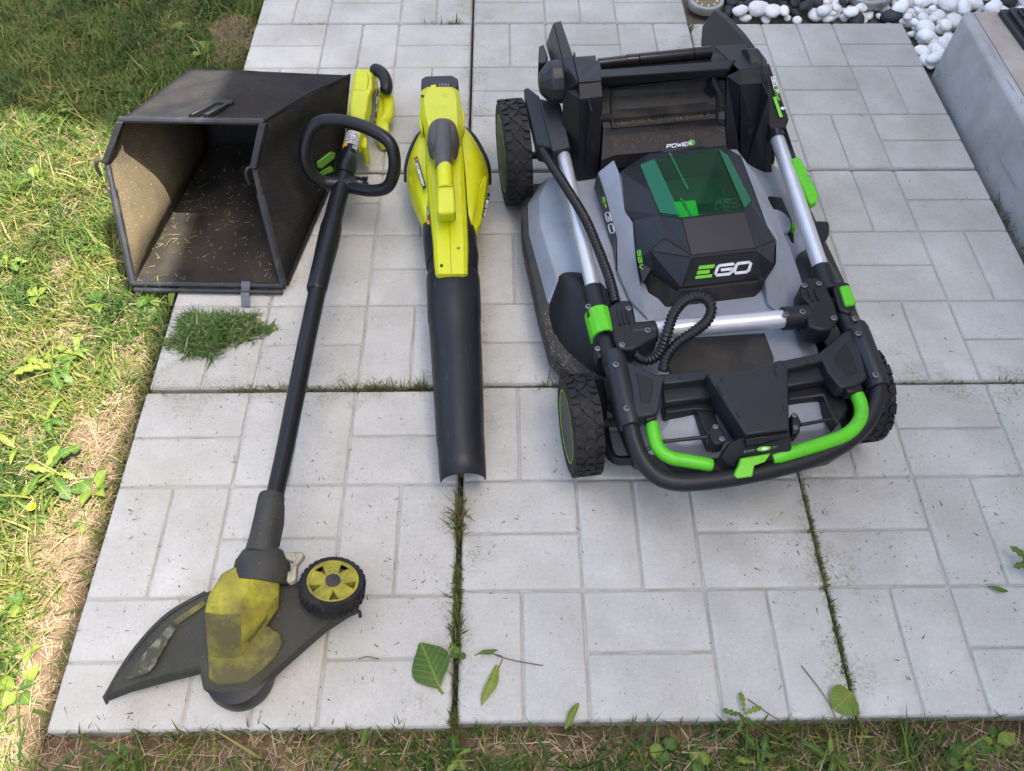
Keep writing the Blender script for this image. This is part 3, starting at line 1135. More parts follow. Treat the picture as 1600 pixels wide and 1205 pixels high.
# dry twigs
for pts_, lab_ in (([(742, 1024), (757, 1018), (772, 1022), (781, 1026), (812, 1034), (849, 1040)], 'thin dry twig with a frayed end right of the open joint'), ([(772, 1022), (785, 1027), (780, 1042), (776, 1052)], 'short bent dry stalk touching the narrow leaf'),
                    ([(1168, 1092), (1205, 1118), (1218, 1125)], 'thin dark grass stalk by the toothed weed'), ([(1252, 1040), (1290, 1090), (1312, 1136)], 'long pale stalk crossing the front slab edge'), ([(560, 1030), (574, 1026), (592, 1030)], 'tiny pale stalk left of the torn leaf')):
    tw_ = MB().tube(bez([at(a, b, .003 + .002 * (i % 2)) for i, (a, b) in enumerate(pts_)], 5), .0008, 6).build('twig', M_straw)
    tag(tw_, lab_, 'twig', 'twigs on the slabs')

# cuttings scattered over the slabs
r = np.random.default_rng(21)
n = 7500
x = r.uniform(-0.595, 1.2, n)
y = r.uniform(0.0, 1.9, n)
w = np.exp(-((x + .35) ** 2 + (y - .15) ** 2) / .08) * 0.9 + np.exp(-((x - .95) ** 2 + (y - .25) ** 2) / .10) * 0.8 + \
    np.exp(-((x + .42) ** 2 + (y - .70) ** 2) / .03) * .9 + np.exp(-((x - .10) ** 2 + (y - .36) ** 2) / .012) * .7 + np.exp(-((x - .56) ** 2 + (y - .30) ** 2) / .012) * .7 + 0.42 * np.clip(vnoise(x + 2, y, 5.0, 3) - .45, 0, 1) * 2 + 0.04 * vnoise(x, y, 6.0, 2)
k = r.random(n) < w
x, y = x[k], y[k]
n = len(x)
base = np.stack([x, y, np.full(n, 0.0012)], 1)
cut = blades('clippings', base, 0.0015 + 0.011 * r.random(n) ** 3.5, 0.0007 + 0.0013 * r.random(n), r.random(n) * 6.28, 1.40 + 0.15 * r.random(n),
             0.1 * r.random(n), np.clip(r.normal(.35, .25, n), 0, 1), M_crumb, seg=2)
tag(cut, 'tiny dark grass cuttings and crumbs strewn over the slabs', kind='stuff')

# heap of clippings in front of the bag
hc = at(335, 522, 0.0)
r = np.random.default_rng(31)
n = 2600
a = r.random(n) * 6.28
rad = np.sqrt(r.random(n)) * np.where(r.random(n) < .10, 1.15, 1.0)
lob = 1 + .17 * np.sin(3 * a + .6) + .14 * np.sin(5 * a + 2) + .10 * np.sin(9 * a) + .08 * np.sin(14 * a + 1)
fx = np.cos(a) * rad * lob
fy = np.sin(a) * rad * lob
x = hc.x + fx * 0.084 + fy * 0.016
y = hc.y + fy * 0.050
hz = 0.032 * np.clip(1 - rad ** 2.2, 0, 1) * (0.6 + .8 * vnoise(x, y, 30.0, 2))
base = np.stack([x, y, 0.001 + hz * r.random(n) ** .4], 1)
heap = blades('clipping_heap', base, 0.008 + 0.028 * r.random(n) ** 1.5, 0.0013 + 0.0028 * r.random(n) ** 2, r.random(n) * 6.28, 1.15 + 0.5 * r.random(n),
              0.5 * r.random(n) - .1, np.clip(r.normal(.52, .26, n), 0, 1), M_clip, seg=2)
tag(heap, 'small heap of fresh green grass clippings before the bag', kind='stuff')

# moss and sprouts in the open joints
def joint_growth(name, segs, label, seed):
    r = np.random.default_rng(seed)
    X, Y, H, T = [], [], [], []
    for (x0, y0), (x1, y1), n, hgt, t0 in segs:
        t = r.random(n)
        X.append(x0 + (x1 - x0) * t + r.normal(0, .0034, n)); Y.append(y0 + (y1 - y0) * t + r.normal(0, .0034, n))
        H.append(np.full(n, hgt)); T.append(np.full(n, t0))
    X, Y, H, T = map(np.concatenate, (X, Y, H, T))
    k_ = r.random(len(X)) < np.clip((vnoise(X + 5, Y + 5, 26.0, 2) - .30) * 2.6, .05, 1)
    X, Y, H, T = X[k_], Y[k_], H[k_], T[k_]
    n = len(X)
    base = np.stack([X, Y, np.full(n, -0.020) + 0.018 * r.random(n)], 1)
    o = blades(name, base, H * (0.5 + r.random(n)), 0.0014 + 0.0016 * r.random(n), r.random(n) * 6.28, 0.3 + 0.8 * r.random(n), 0.6 * r.random(n),
               np.clip(T + r.normal(0, .2, n), 0, 1), M_moss, seg=2)
    tag(o, label, kind='stuff')


J = lambda px, py: (at(px, py).x, at(px, py).y)
joint_growth('joint_moss', [
    ((0.001, 0.0), (0.0, 0.36), 2000, .013, .38), ((0.001, 0.04), (0.0, 0.2), 120, .03, .5), ((0.0, .30), (0.0, .41), 260, .032, .8),
    ((0.598, 0.0), (0.598, .20), 1200, .011, .33), ((0.598, .2), (0.599, .42), 1500, .011, .75),
    ((-.46, .598), (-.33, .598), 260, .014, .75), ((-.33, .598), (-.26, .598), 120, .012, .7),
    ((-.24, .598), (-.06, .598), 520, .022, .55), ((0.12, .6), (.22, .6), 60, .03, .4),
    ((.84, .598), (1.15, .598), 420, .013, .45), ((-.48, 1.8), (-.40, 1.8), 90, .012, .8), ((-.14, 1.8), (-.03, 1.8), 160, .022, .3),
    ((0.0, 1.55), (0.0, 1.6), 30, .02, .5), ((1.205, .85), (1.205, 1.12), 160, .02, .35), ((.60, 1.76), (.605, 1.80), 90, .02, .8),
    ((-.6, -.006), (.6, -.006), 700, .022, .4), ((.6, -.006), (1.3, -.006), 420, .018, .45), ((-.603, .0), (-.603, .9), 700, .02, .6)],
    'green moss and thin sprouts growing in the slab joints', 41)

# ================================================================== more helpers for the machines
def K(px, py, z):
    return at(px, py, z)


def PP(pts, z=None):
    return [at(p[0], p[1], p[2] if len(p) > 2 else z) for p in pts]


def plane_hit(px, py, p0, n):
    d = cam_rot @ Vector(((px - RES[0] / 2) / FPX, (RES[1] / 2 - py) / FPX, -1.0))
    t = (Vector(p0) - CAM_LOC).dot(n) / d.dot(n)
    return CAM_LOC + d * t


def plane_of(a, b, c):
    n = (b - a).cross(c - a).normalized()
    if n.dot(CAM_LOC - a) < 0:
        n = -n
    return a, n


def decal(name, polys, plane, mat_, parent, lift=0.0008, thick=0.0006):
    """thin printed / moulded shapes lying on a plane, corners given where they show"""
    p0, n = plane
    mb = MB()
    for poly in polys:
        top = [plane_hit(x, y, p0, n) + n * (lift + thick) for x, y in poly]
        bot = [p - n * thick * 1.5 for p in top]
        mb.loft([bot, top])
    return mb.build(name, mat_, parent)


def stroke(pts, w):
    """quads of a pen stroke through 2-d points"""
    out = []
    for (x0, y0), (x1, y1) in zip(pts, pts[1:]):
        dx, dy = x1 - x0, y1 - y0
        l = math.hypot(dx, dy) or 1
        dx, dy = dx / l * w / 2, dy / l * w / 2
        out.append([(x0 - dx * .7 - dy, y0 - dy * .7 + dx), (x1 + dx * .7 - dy, y1 + dy * .7 + dx), (x1 + dx * .7 + dy, y1 + dy * .7 - dx), (x0 - dx * .7 + dy, y0 - dy * .7 - dx)])
    return out


GLYPH = {
    'E': [[(1, 1), (0, 1), (0, 0), (1, 0)], [(0, .5), (.8, .5)]],
    'G': [[(1, 1), (.15, 1), (0, .85), (0, .15), (.15, 0), (.85, 0), (1, .15), (1, .5), (.5, .5)]],
    'O': [[(.15, 1), (.85, 1), (1, .85), (1, .15), (.85, 0), (.15, 0), (0, .15), (0, .85), (.15, 1)]],
    'P': [[(0, 0), (0, 1), (1, 1), (1, .45), (0, .45)]],
    'W': [[(0, 1), (.25, 0), (.5, .75), (.75, 0), (1, 1)]],
    'R': [[(0, 0), (0, 1), (1, 1), (1, .5), (0, .5)], [(.5, .5), (1, 0)]],
    'A': [[(0, 0), (.3, 1), (.7, 1), (1, 0)], [(.15, .4), (.85, .4)]],
    'C': [[(1, 1), (0, 1), (0, 0), (1, 0)]],
    'L': [[(0, 1), (0, 0), (1, 0)]],
    'I': [[(.5, 0), (.5, 1)]],
    'T': [[(0, 1), (1, 1)], [(.5, 1), (.5, 0)]],
    'H': [[(0, 0), (0, 1)], [(1, 0), (1, 1)], [(0, .5), (1, .5)]],
    'U': [[(0, 1), (0, 0), (1, 0), (1, 1)]],
    'M': [[(0, 0), (0, 1), (.5, .3), (1, 1), (1, 0)]],
    'V': [[(0, 1), (.5, 0), (1, 1)]],
    'Y': [[(0, 1), (.5, .5), (1, 1)], [(.5, .5), (.5, 0)]],
    'B': [[(0, 0), (0, 1), (.9, 1), (.9, .55), (0, .5), (1, .45), (1, 0), (0, 0)]],
    '5': [[(1, 1), (0, 1), (0, .55), (1, .55), (1, 0), (0, 0)]],
    '6': [[(1, 1), (0, 1), (0, 0), (1, 0), (1, .5), (0, .5)]],
    'S': [[(1, 1), (0, 1), (0, .5), (1, .5), (1, 0), (0, 0)]],
    'F': [[(1, 1), (0, 1), (0, 0)], [(0, .5), (.8, .5)]],
    'D': [[(0, 0), (0, 1), (.8, 1), (1, .8), (1, .2), (.8, 0), (0, 0)]],
    'N': [[(0, 0), (0, 1), (1, 0), (1, 1)]],
    '-': [[(.2, .5), (.8, .5)]],
    '+': [[(.1, .5), (.9, .5)], [(.5, .1), (.5, .9)]],
}


def word(text, o, xd, yd, adv=1.35, w=0.16, slant=0.0):
    """stroke lettering: o lower-left corner, xd one letter's width, yd one letter's height (2-d)"""
    polys = []
    k = 0
    asp = max(1e-6, math.hypot(*yd))
    for ch in text:
        for st in GLYPH.get(ch, []):
            p = [(o[0] + xd[0] * (k + x + slant * y) + yd[0] * y, o[1] + xd[1] * (k + x + slant * y) + yd[1] * y) for x, y in st]
            polys += stroke(p, w * asp)
        k += adv if ch != 'I' else adv * .8
    return polys


# ------------------------------------------------------------------ machine materials
M_fabric = mat('bag_fabric', (0.020, 0.020, 0.022), rough=0.85, var=0.2, vscale=18.0, dirt=(0.065, 0.056, 0.047), dirt_amt=0.37, dscale=7.0, dsoft=0.22,
               bump=0.5, bscale=420.0, specks=(0.16, 0.13, 0.09), speck_scale=260.0, speck_cut=0.70, spec=0.15)
M_fabric_in = mat('bag_fabric_dusty', (0.085, 0.066, 0.038), rough=0.9, var=0.3, vscale=25.0, dirt=(0.15, 0.115, 0.06), dirt_amt=0.45, dscale=16.0, dsoft=0.2,
                  bump=0.7, bscale=420.0, specks=(0.24, 0.20, 0.09), speck_scale=240.0, speck_cut=0.66)


def add_weave(m, scale=330.0, strength=0.6):
    """fine woven grid in the bump of a fabric material"""
    nt = m.node_tree
    L = nt.links.new
    b = nt.nodes['Principled BSDF']
    geo = nd(nt, 'ShaderNodeNewGeometry')
    mp = nd(nt, 'ShaderNodeMapping')
    mp.inputs['Rotation'].default_value = (0.4, 0.5, 0.2)
    L(geo.outputs['Position'], mp.inputs['Vector'])
    v = nd(nt, 'ShaderNodeTexVoronoi', Scale=scale, Randomness=0.15)
    L(mp.outputs[0], v.inputs['Vector'])
    bp = nd(nt, 'ShaderNodeBump', Strength=strength, Distance=0.0025)
    L(v.outputs['Distance'], bp.inputs['Height'])
    old = b.inputs['Normal'].links
    if old:
        L(old[0].from_socket, bp.inputs['Normal'])
    L(bp.outputs[0], b.inputs['Normal'])


add_weave(M_fabric)
add_weave(M_fabric_in)
M_bagfloor = mat('bag_floor_plastic', (0.012, 0.011, 0.010), spec=0.3, rough=0.6, var=0.2, vscale=14.0, dirt=(0.050, 0.040, 0.027), dirt_amt=0.42, dscale=10.0, dsoft=0.2,
                 specks=(0.22, 0.17, 0.09), speck_scale=300.0, speck_cut=0.71)
M_dkframe = mat('grey_black_plastic', (0.020, 0.021, 0.025), rough=0.42, var=0.15, vscale=25.0, dirt=(0.065, 0.055, 0.04), dirt_amt=0.34, dscale=40.0, bump=0.12, bscale=600.0)
M_mblack = mat('mower_black_plastic', (0.011, 0.0115, 0.0135), rough=0.40, var=0.15, vscale=25.0, bump=0.15, bscale=900.0, dirt=(0.045, 0.040, 0.032), dirt_amt=0.30, dscale=60.0,
               dsoft=0.1, spec=0.34)
M_mdusty = mat('mower_black_dusty', (0.016, 0.0155, 0.016), rough=0.55, var=0.2, vscale=20.0, bump=0.2, bscale=700.0, dirt=(0.055, 0.047, 0.036), dirt_amt=0.43, dscale=28.0,
               dsoft=0.16, specks=(0.17, 0.15, 0.10), speck_scale=330.0, speck_cut=0.70)
M_mgloss = mat('mower_black_gloss', (0.012, 0.012, 0.014), rough=0.22, specks=(0.12, 0.11, 0.09), speck_scale=420.0, speck_cut=0.76)
M_mgrey = mat('mower_grey_shell', (0.255, 0.285, 0.335), rough=0.42, var=0.05, vscale=8.0, bump=0.08, bscale=800.0, dirt=(0.20, 0.20, 0.18), dirt_amt=0.36, dscale=16.0, dsoft=0.2,
              specks=(0.05, 0.05, 0.04), speck_scale=190.0, speck_cut=0.775)
M_charcoal = mat('mower_charcoal_cover', (0.017, 0.0185, 0.023), spec=0.38, rough=0.38, var=0.08, vscale=20.0, bump=0.14, bscale=1000.0, specks=(0.13, 0.12, 0.10), speck_scale=300.0, speck_cut=0.765)
M_alu = mat('aluminium_tube', (0.66, 0.67, 0.69), rough=0.40, metal=0.65, var=0.05, vscale=30.0, specks=(0.25, 0.25, 0.25), speck_scale=240.0, speck_cut=0.78)
M_green = mat('mower_green_plastic', (0.095, 0.50, 0.010), rough=0.38, var=0.06, vscale=25.0, bump=0.06, bscale=700.0, dirt=(0.08, 0.30, 0.03), dirt_amt=0.34, dscale=50.0)
M_tyre = mat('tyre_rubber', (0.011, 0.011, 0.012), spec=0.3, rough=0.62, var=0.2, vscale=40.0, bump=0.3, bscale=600.0, dirt=(0.050, 0.044, 0.032), dirt_amt=0.38, dscale=35.0, dsoft=0.14)
M_ring = mat('green_rim_ring', (0.22, 0.42, 0.02), rough=0.5, dirt=(0.08, 0.09, 0.03), dirt_amt=0.45, dscale=60.0)
M_white = mat('white_print', (0.80, 0.80, 0.80), rough=0.5)
M_gprint = mat('green_print', (0.20, 0.62, 0.04), rough=0.5)
M_hose = mat('corrugated_hose', (0.009, 0.009, 0.010), rough=0.36, spec=0.4)
M_screw = mat('screw_steel', (0.22, 0.22, 0.23), rough=0.4, metal=0.9)
M_hole = mat('dark_recess', (0.006, 0.006, 0.006), rough=0.8)


def tinted(name, col, mixf=0.10, rough=0.06):
    m = bpy.data.materials.new(name)
    m.use_nodes = True
    nt = m.node_tree
    L = nt.links.new
    nt.nodes.remove(nt.nodes['Principled BSDF'])
    t = nd(nt, 'ShaderNodeBsdfTransparent')
    t.inputs['Color'].default_value = (*col, 1)
    d = nd(nt, 'ShaderNodeBsdfDiffuse')
    d.inputs['Color'].default_value = (0.025, 0.22, 0.11, 1)
    g = nd(nt, 'ShaderNodeBsdfGlossy')
    g.inputs['Roughness'].default_value = rough
    g.inputs['Color'].default_value = (0.75, 1.0, 0.85, 1)
    f = nd(nt, 'ShaderNodeFresnel')
    f.inputs['IOR'].default_value = 1.5
    m1 = nd(nt, 'ShaderNodeMixShader')
    m1.inputs[0].default_value = mixf
    L(t.outputs[0], m1.inputs[1])
    L(d.outputs[0], m1.inputs[2])
    m2 = nd(nt, 'ShaderNodeMixShader')
    L(f.outputs[0], m2.inputs[0])
    L(m1.outputs[0], m2.inputs[1])
    L(g.outputs[0], m2.inputs[2])
    L(m2.outputs[0], nt.nodes['Material Output'].inputs['Surface'])
    return m


M_window = tinted('green_clear_plastic', (0.28, 0.85, 0.42), 0.08)

# ================================================================== grass catcher bag
bag = empty('grass_bag', K(325, 447, 0))
tag(bag, 'black fabric grass catcher bag lying open beside the lawn', 'grass bag')
BL, hL, tL = K(208, 443, .014), K(167, 252, .20), K(190, 188, .275)
BR, hR, tR = K(443, 447, .014), K(397, 262, .20), K(412, 192, .275)
bbR = K(536, 232, .012)
bbL = bbR + (BL - BR) * 1.02
btR, btL = K(547, 119, .205), K(299, 108, .205)


def patch(a, b, c, d, nu, nv, bulge, sag=0.0, wr=0.0, seed=0):
    """grid between edge a->b and edge d->c with a bulge along its normal"""
    n = (b - a).cross(d - a).normalized()
    rows = []
    for j in range(nv + 1):
        t = j / nv
        row = []
        for i in range(nu + 1):
            s = i / nu
            p = (a * (1 - s) + b * s) * (1 - t) + (d * (1 - s) + c * s) * t
            q = math.sin(math.pi * s) * math.sin(math.pi * t)
            e = (s * (1 - s) * t * (1 - t)) ** .4 * 3
            w = wr * e * (math.sin(9 * s + 4 * t + seed) + .6 * math.sin(15 * t - 7 * s + seed * 2.1)) * .5
            row.append(p + n * (bulge * q + w) + V(0, 0, -sag * q))
        rows.append(row)
    return rows


def fabric(name, rows, m, parent, th=0.003):
    mb = MB()
    mb.loft(rows, closed=False)
    return mb.build(name, m, parent, angle=80, recalc=True, solid=th)


tb = .012 * V(0, 0, 1)
fabric('top_panel', patch(tL, tR, btR, btL, 18, 14, 0.018, wr=.011, seed=1), M_fabric, bag)
# sides follow the bent frame
def side(B, H, T, b0, b1, bulge, seed):
    fr = [B, B * .66 + H * .34, B * .33 + H * .67, H, H * .5 + T * .5, T]
    n = (H - B).cross(b0 - B).normalized()
    rows = []
    for i, f in enumerate(fr):
        t = i / (len(fr) - 1)
        e = b0 * (1 - t) + b1 * t
        row = []
        for k in range(11):
            s = k / 10
            q = math.sin(math.pi * s) * math.sin(math.pi * min(1, max(0, t)))
            row.append(f * (1 - s) + e * s + n * (bulge * q + .005 * math.sin(8 * s + 5 * t + seed) * q))
        rows.append(row)
    return rows


sR = side(BR, hR, tR, bbR, btR, 0.010, 2)
sL = side(BL, hL, tL, bbL, btL, -0.040, 5)
fabric('side_panel', sR, M_fabric, bag)
fabric('side_panel', sL, M_fabric_in, bag)
fabric('back_panel', patch(bbL, bbR, btR, btL, 12, 8, 0.012, wr=.004), M_fabric, bag)
fl = MB()
fl.loft([[BL + V(0, 0, -.006), BR + V(0, 0, -.006), bbR, bbL]] + [[BL + V(0, 0, -.001), BR + V(0, 0, -.001), bbR + V(0, 0, .004), bbL + V(0, 0, .004)]])
fl.build('floor_plate', M_bagfloor, bag)
# frame
MB().tube([tL + V(-.002, 0, .002), tR + V(.002, 0, .002)], 0.0065, 10).build('frame_bar', M_dkframe, bag)
lip = MB().tube([BL, BR], (0.006), 10)
lip.tube([BL + V(.004, -.012, -.006), BR + V(-.002, -.012, -.006)], 0.005, 8)
lip.build('frame_bar', M_dkframe, bag)
for (B, H, T, s) in ((BL, hL, tL, -1), (BR, hR, tR, 1)):
    up = MB()
    ax = (T - H).normalized()
    sd_ = V(1, 0, 0)
    fr_ = ax.cross(sd_).normalized()
    up.loft([[p + sd_ * (a * .007) + fr_ * (b * .012) for a, b in ((-1, -1), (1, -1), (1, 1), (-1, 1))] for p in (H, T)])
    up.build('frame_plate', M_dkframe, bag, bevel=.002)
    lo = MB()
    mid = H * .78 + B * .22
    lo.tube([H, mid], .006, 8)
    lo.tube([mid, B], [.0085, .0075], 8)
    fb = lo.build('frame_bar', M_dkframe, bag)
    hk = bez([H + V(0, 0, .004), H + V(s * .014, -.006, .006), H + V(s * .020, -.010, -.006), H + V(s * .019, -.012, -.026)] if s < 0 else
             [H + V(0, 0, .004), H + V(-.010, -.012, .006), H + V(-.014, -.016, -.008), H + V(-.013, -.018, -.026)], 5)
    MB().tube(hk, .0036, 8).build('hook', M_dkframe, bag)
# carrying handle let into the top panel
hp = plane_of(K(300, 186, .277), K(345, 186, .277), K(350, 165, .268))
hn = hp[1]
for quad in ([(296, 187), (304, 187), (346, 166), (337, 166)], [(318, 187), (327, 187), (368, 167), (360, 167)], [(337, 169), (345, 164), (367, 165), (365, 170)]):
    MB().prism([plane_hit(x, y, *hp) + hn * .012 for x, y in quad], hn * -.012).build('handle', M_mblack, bag, bevel=.002)
# webbing tab under the lip
st = [K(384, 440, .020), K(384, 447, .021), K(383, 456, .010), K(384, 479, .003)]
mb = MB()
rows = []
for k in range(13):
    t = k / 12 * (len(st) - 1)
    i = min(int(t), len(st) - 2)
    p = st[i] * (1 - t + i) + st[i + 1] * (t - i)
    rows.append([p + V(-.0088, 0, 0), p + V(.0088, 0, .0006 * (k % 2))])
mb.loft(rows, closed=False)
M_web = mat('grey_webbing', (0.11, 0.12, 0.14), rough=0.75, var=.1, bump=.5, bscale=500.)
mb.build('strap', M_web, bag, solid=.0015)
# green stripes printed on the right side panel
rp = plane_of(hR * .5 + BR * .5, bbR, btR)
rp = (rp[0], rp[1])
n_ = rp[1]
for poly in ([(498, 262), (497, 254), (518, 238), (524, 239), (523, 247), (503, 263)], [(503, 275), (502, 270), (517, 260), (521, 262), (520, 268)], [(497, 311), (498, 298), (503, 293), (503, 300)]):
    top = [plane_hit(x, y, rp[0] + n_ * .016, n_) for x, y in poly]
    MB().prism(top, n_ * -.003).build('logo_stripe', M_gprint, bag)
# seam piping
MB().tube([a + V(0, 0, .003) for a in bez([tR, tR * .5 + btR * .5 + V(0, 0, .008), btR], 6)], .0028, 6).build('piping', M_mblack, bag)
MB().tube([BR + V(.003, .01, -.006), bbR + V(.003, 0, -.006)], .005, 6).build('piping', M_mblack, bag)
# dry bits lying in the bag
r = np.random.default_rng(77)
n = 330
s_, t_ = r.random(n), r.random(n) ** .8
P4 = [np.array(p) for p in (BL, BR, bbR, bbL)]
bp_ = ((1 - s_)[:, None] * P4[0] + s_[:, None] * P4[1]) * (1 - t_)[:, None] + ((1 - s_)[:, None] * P4[3] + s_[:, None] * P4[2]) * t_[:, None]
bp_[:, 2] += .003
bits = blades('straw_bits', bp_, .004 + .018 * r.random(n) ** 2.5, .0008 + .0009 * r.random(n), r.random(n) * 6.28, 1.35 + .15 * r.random(n), .2 * r.random(n),
              np.clip(r.normal(.45, .2, n), 0, 1), M_straw, seg=2)
tag(bits, 'dry straw bits scattered on the bag floor', kind='stuff')

# ================================================================== lawn mower
PHI = math.radians(7.0)
MO = V(.479, .492, 0)
EU = V(math.cos(PHI), math.sin(PHI), 0)
EV = V(-math.sin(PHI), math.cos(PHI), 0)
EZ = V(0, 0, 1)


def M(u, v, z):
    return MO + EU * u + EV * v + EZ * z


mower = empty('lawn_mower', MO)
tag(mower, 'grey and black battery lawn mower with bright green grips, handle folded flat', 'lawn mower')


def prism_px(name, pts, z, depth, m, parent=mower, bevel=0.002, flat=False, seg=2, shift=None):
    top = PP(pts, z)
    return MB().prism(top, (0, 0, -depth) if shift is None else shift).build(name, m, parent, bevel=bevel, seg=seg)


def wheel(c, out, r, w, nsec):
    """c: centre of the wheel; out: unit vector to its outer side"""
    root = MB()
    prof = [(r * .70, w * .46), (r * .93, w * .50), (r * .975, w * .44), (r * .985, w * .2), (r * .985, -w * .2), (r * .975, -w * .44), (r * .93, -w * .5), (r * .66, -w * .44)]
    prof = [(a * (.982 if 0 < i < 7 and i not in (1, 6) else 1), h) for i, (a, h) in enumerate(prof)]
    root.lathe(c, out, prof, 48, cap=False)
    root.f.append(list(range(len(root.v) - 48, len(root.v))))
    wh = root.build('wheel', M_tyre, mower, angle=40)
    a = out.normalized()
    x = V(0, 0, 1)
    y = a.cross(x)

    def S(th, h, rr):
        return c + a * h + (x * math.cos(th) + y * math.sin(th)) * rr
    lug = MB()
    dth = 2 * math.pi / nsec
    for k in range(nsec):
        t0 = k * dth
        for s, off in ((1, 0.0), (-1, .5)):
            t = t0 + off * dth
            # broad shoulder block with a notch, and a slanted bar reaching past the middle
            for poly in ([(0.05, .47), (.62, .47), (.50, .26), (.30, .20), (.12, .28)], [(.36, .15), (.56, .21), (.98, .05), (.90, -.12), (.74, -.10)], [(.70, .44), (.93, .44), (.90, .22), (.72, .24)]):
                top = [S(t + p * dth, s * h * w, r) for p, h in poly]
                bot = [S(t + p * dth, s * h * w, r * .955) for p, h in poly]
                lug.loft([bot, top], cap0=False)
    lug.build('tread', M_tyre, wh)
    MB().lathe(c, out, [(r * .70, w * .47), (r * .735, w * .49), (r * .715, w * .50), (r * .695, w * .47)], 48, cap=False).build('ring', M_ring, wh)
    rim = MB()
    rim.lathe(c, out, [(r * .70, w * .47), (r * .66, w * .30), (r * .63, w * .22), (r * .28, w * .22), (r * .26, w * .36), (r * .20, w * .40)], 40)
    for k in range(8):
        th = 2 * math.pi * k / 8 + .2
        p0, p1 = S(th, w * .27, r * .26), S(th, w * .27, r * .64)
        d = (p1 - p0).normalized()
        rim.box((p0 + p1) / 2, (p1 - p0).length, r * .09, w * .14, (d, a.cross(d), a))
    rim.build('rim', M_mblack, wh, bevel=.0012)
    return wh


wheel(M(-.272, 0.0, .088), -EU, .088, .050, 16)
wheel(M(.219, 0.0, .088), EU, .088, .050, 16)
wheel(M(-.295, .677, .111), -EU, .111, .054, 18)
wheel(M(.226, .677, .108), EU, .108, .054, 18)
for v_, z_, hw in ((0.0, .085, .25), (.677, .10, .27)):
    MB().tube([M(-hw, v_, z_), M(hw - .05, v_, z_)], .008, 10).build('axle', M_mblack, mower)

# deck: black skirt, grey shell
half = [(-.0, -.100), (-.15, -.095), (-.190, -.070), (-.205, .045), (-.262, .100), (-.300, .165), (-.306, .27), (-.309, .46), (-.296, .56), (-.262, .615)]
outl = [(-u, v) for u, v in reversed(half[1:])] + [] if False else None
ring2 = [(u, v) for u, v in half] + [(-u, v) for u, v in reversed(half[1:])]


def inset(r_, ku, kv, cv=.25):
    return [(u * ku, cv + (v - cv) * kv) for u, v in r_]


sk = MB()
sk.loft([[M(u, v, .034) for u, v in inset(ring2, .99, .99)], [M(u, v, .074) for u, v in ring2], [M(u, v, .080) for u, v in inset(ring2, .985, .985)], [M(u, v, .083) for u, v in inset(ring2, .95, .95)]])
sk.build('deck', M_mdusty, mower, bevel=.002)
hs = [(0, -.092), (-.13, -.088), (-.172, -.065), (-.180, .05), (-.200, .17), (-.262, .235), (-.284, .28), (-.293, .46), (-.283, .545), (-.250, .600)]
rg = hs + [(-u, v) for u, v in reversed(hs[1:])]
sh = MB()
hs1 = [(0, -.08), (-.12, -.077), (-.155, -.055), (-.165, .05), (-.18, .17), (-.225, .262), (-.262, .30), (-.272, .45), (-.262, .53), (-.235, .585)]
hs2 = [(0, -.06), (-.10, -.06), (-.135, -.04), (-.145, .05), (-.155, .16), (-.185, .255), (-.215, .31), (-.225, .43), (-.222, .51), (-.205, .57)]
hs3 = [(0, -.02), (-.09, -.02), (-.12, -.01), (-.125, .05), (-.135, .15), (-.16, .25), (-.175, .31), (-.185, .42), (-.185, .49), (-.18, .56)]
mir = lambda h: h + [(-u, v) for u, v in reversed(h[1:])]
sh.loft([[M(u, v, .084) for u, v in mir(hs)], [M(u, v, .117) for u, v in mir(hs1)], [M(u, v, .124) for u, v in mir(hs2)], [M(u, v, .136) for u, v in mir(hs3)]], cap0=False)
sh.build('shell', M_mgrey, mower, bevel=.0025, seg=2, angle=14)
# black side wall of the middle hump and front channel
prism_px('front_channel', [(1040, 560), (1060, 528), (1195, 520), (1210, 560), (1195, 600), (1120, 640), (1060, 620)], .142, .03, M_mdusty)

# fenders over the front wheels
def fender(sgn):
    base = [(-.272, .300, .086), (-.285, .262, .086), (-.288, .215, .085), (-.272, .165, .085), (-.240, .118, .085), (-.205, .085, .085)]
    mid = [(-.262, .310, .118), (-.262, .268, .134), (-.258, .225, .140), (-.240, .175, .142), (-.212, .130, .142), (-.178, .098, .138)]
    top = [(-.248, .312, .128), (-.230, .275, .152), (-.215, .23, .160), (-.195, .18, .162), (-.172, .14, .160), (-.150, .11, .152)]
    inn = [(-.225, .31, .126), (-.195, .29, .135), (-.175, .24, .138), (-.16, .19, .138), (-.145, .14, .138), (-.13, .12, .134)]
    mb = MB()
    mb.loft([[M(sgn * -u, v, z) for u, v, z in row] for row in (base, mid, top, inn)], closed=False)
    mb.build('fender', M_mblack, mower, subsurf=2, angle=80)


fender(-1)
fender(1)
# wheel height arms behind the front wheels
for s in (-1, 1):
    MB().tube(bez([M(s * .225, .08, .10), M(s * .225, .02, .055), M(s * .222, -.045, .045), M(s * .19, -.06, .05)], 5), .009, 8).build('wheel_arm', M_mblack, mower)

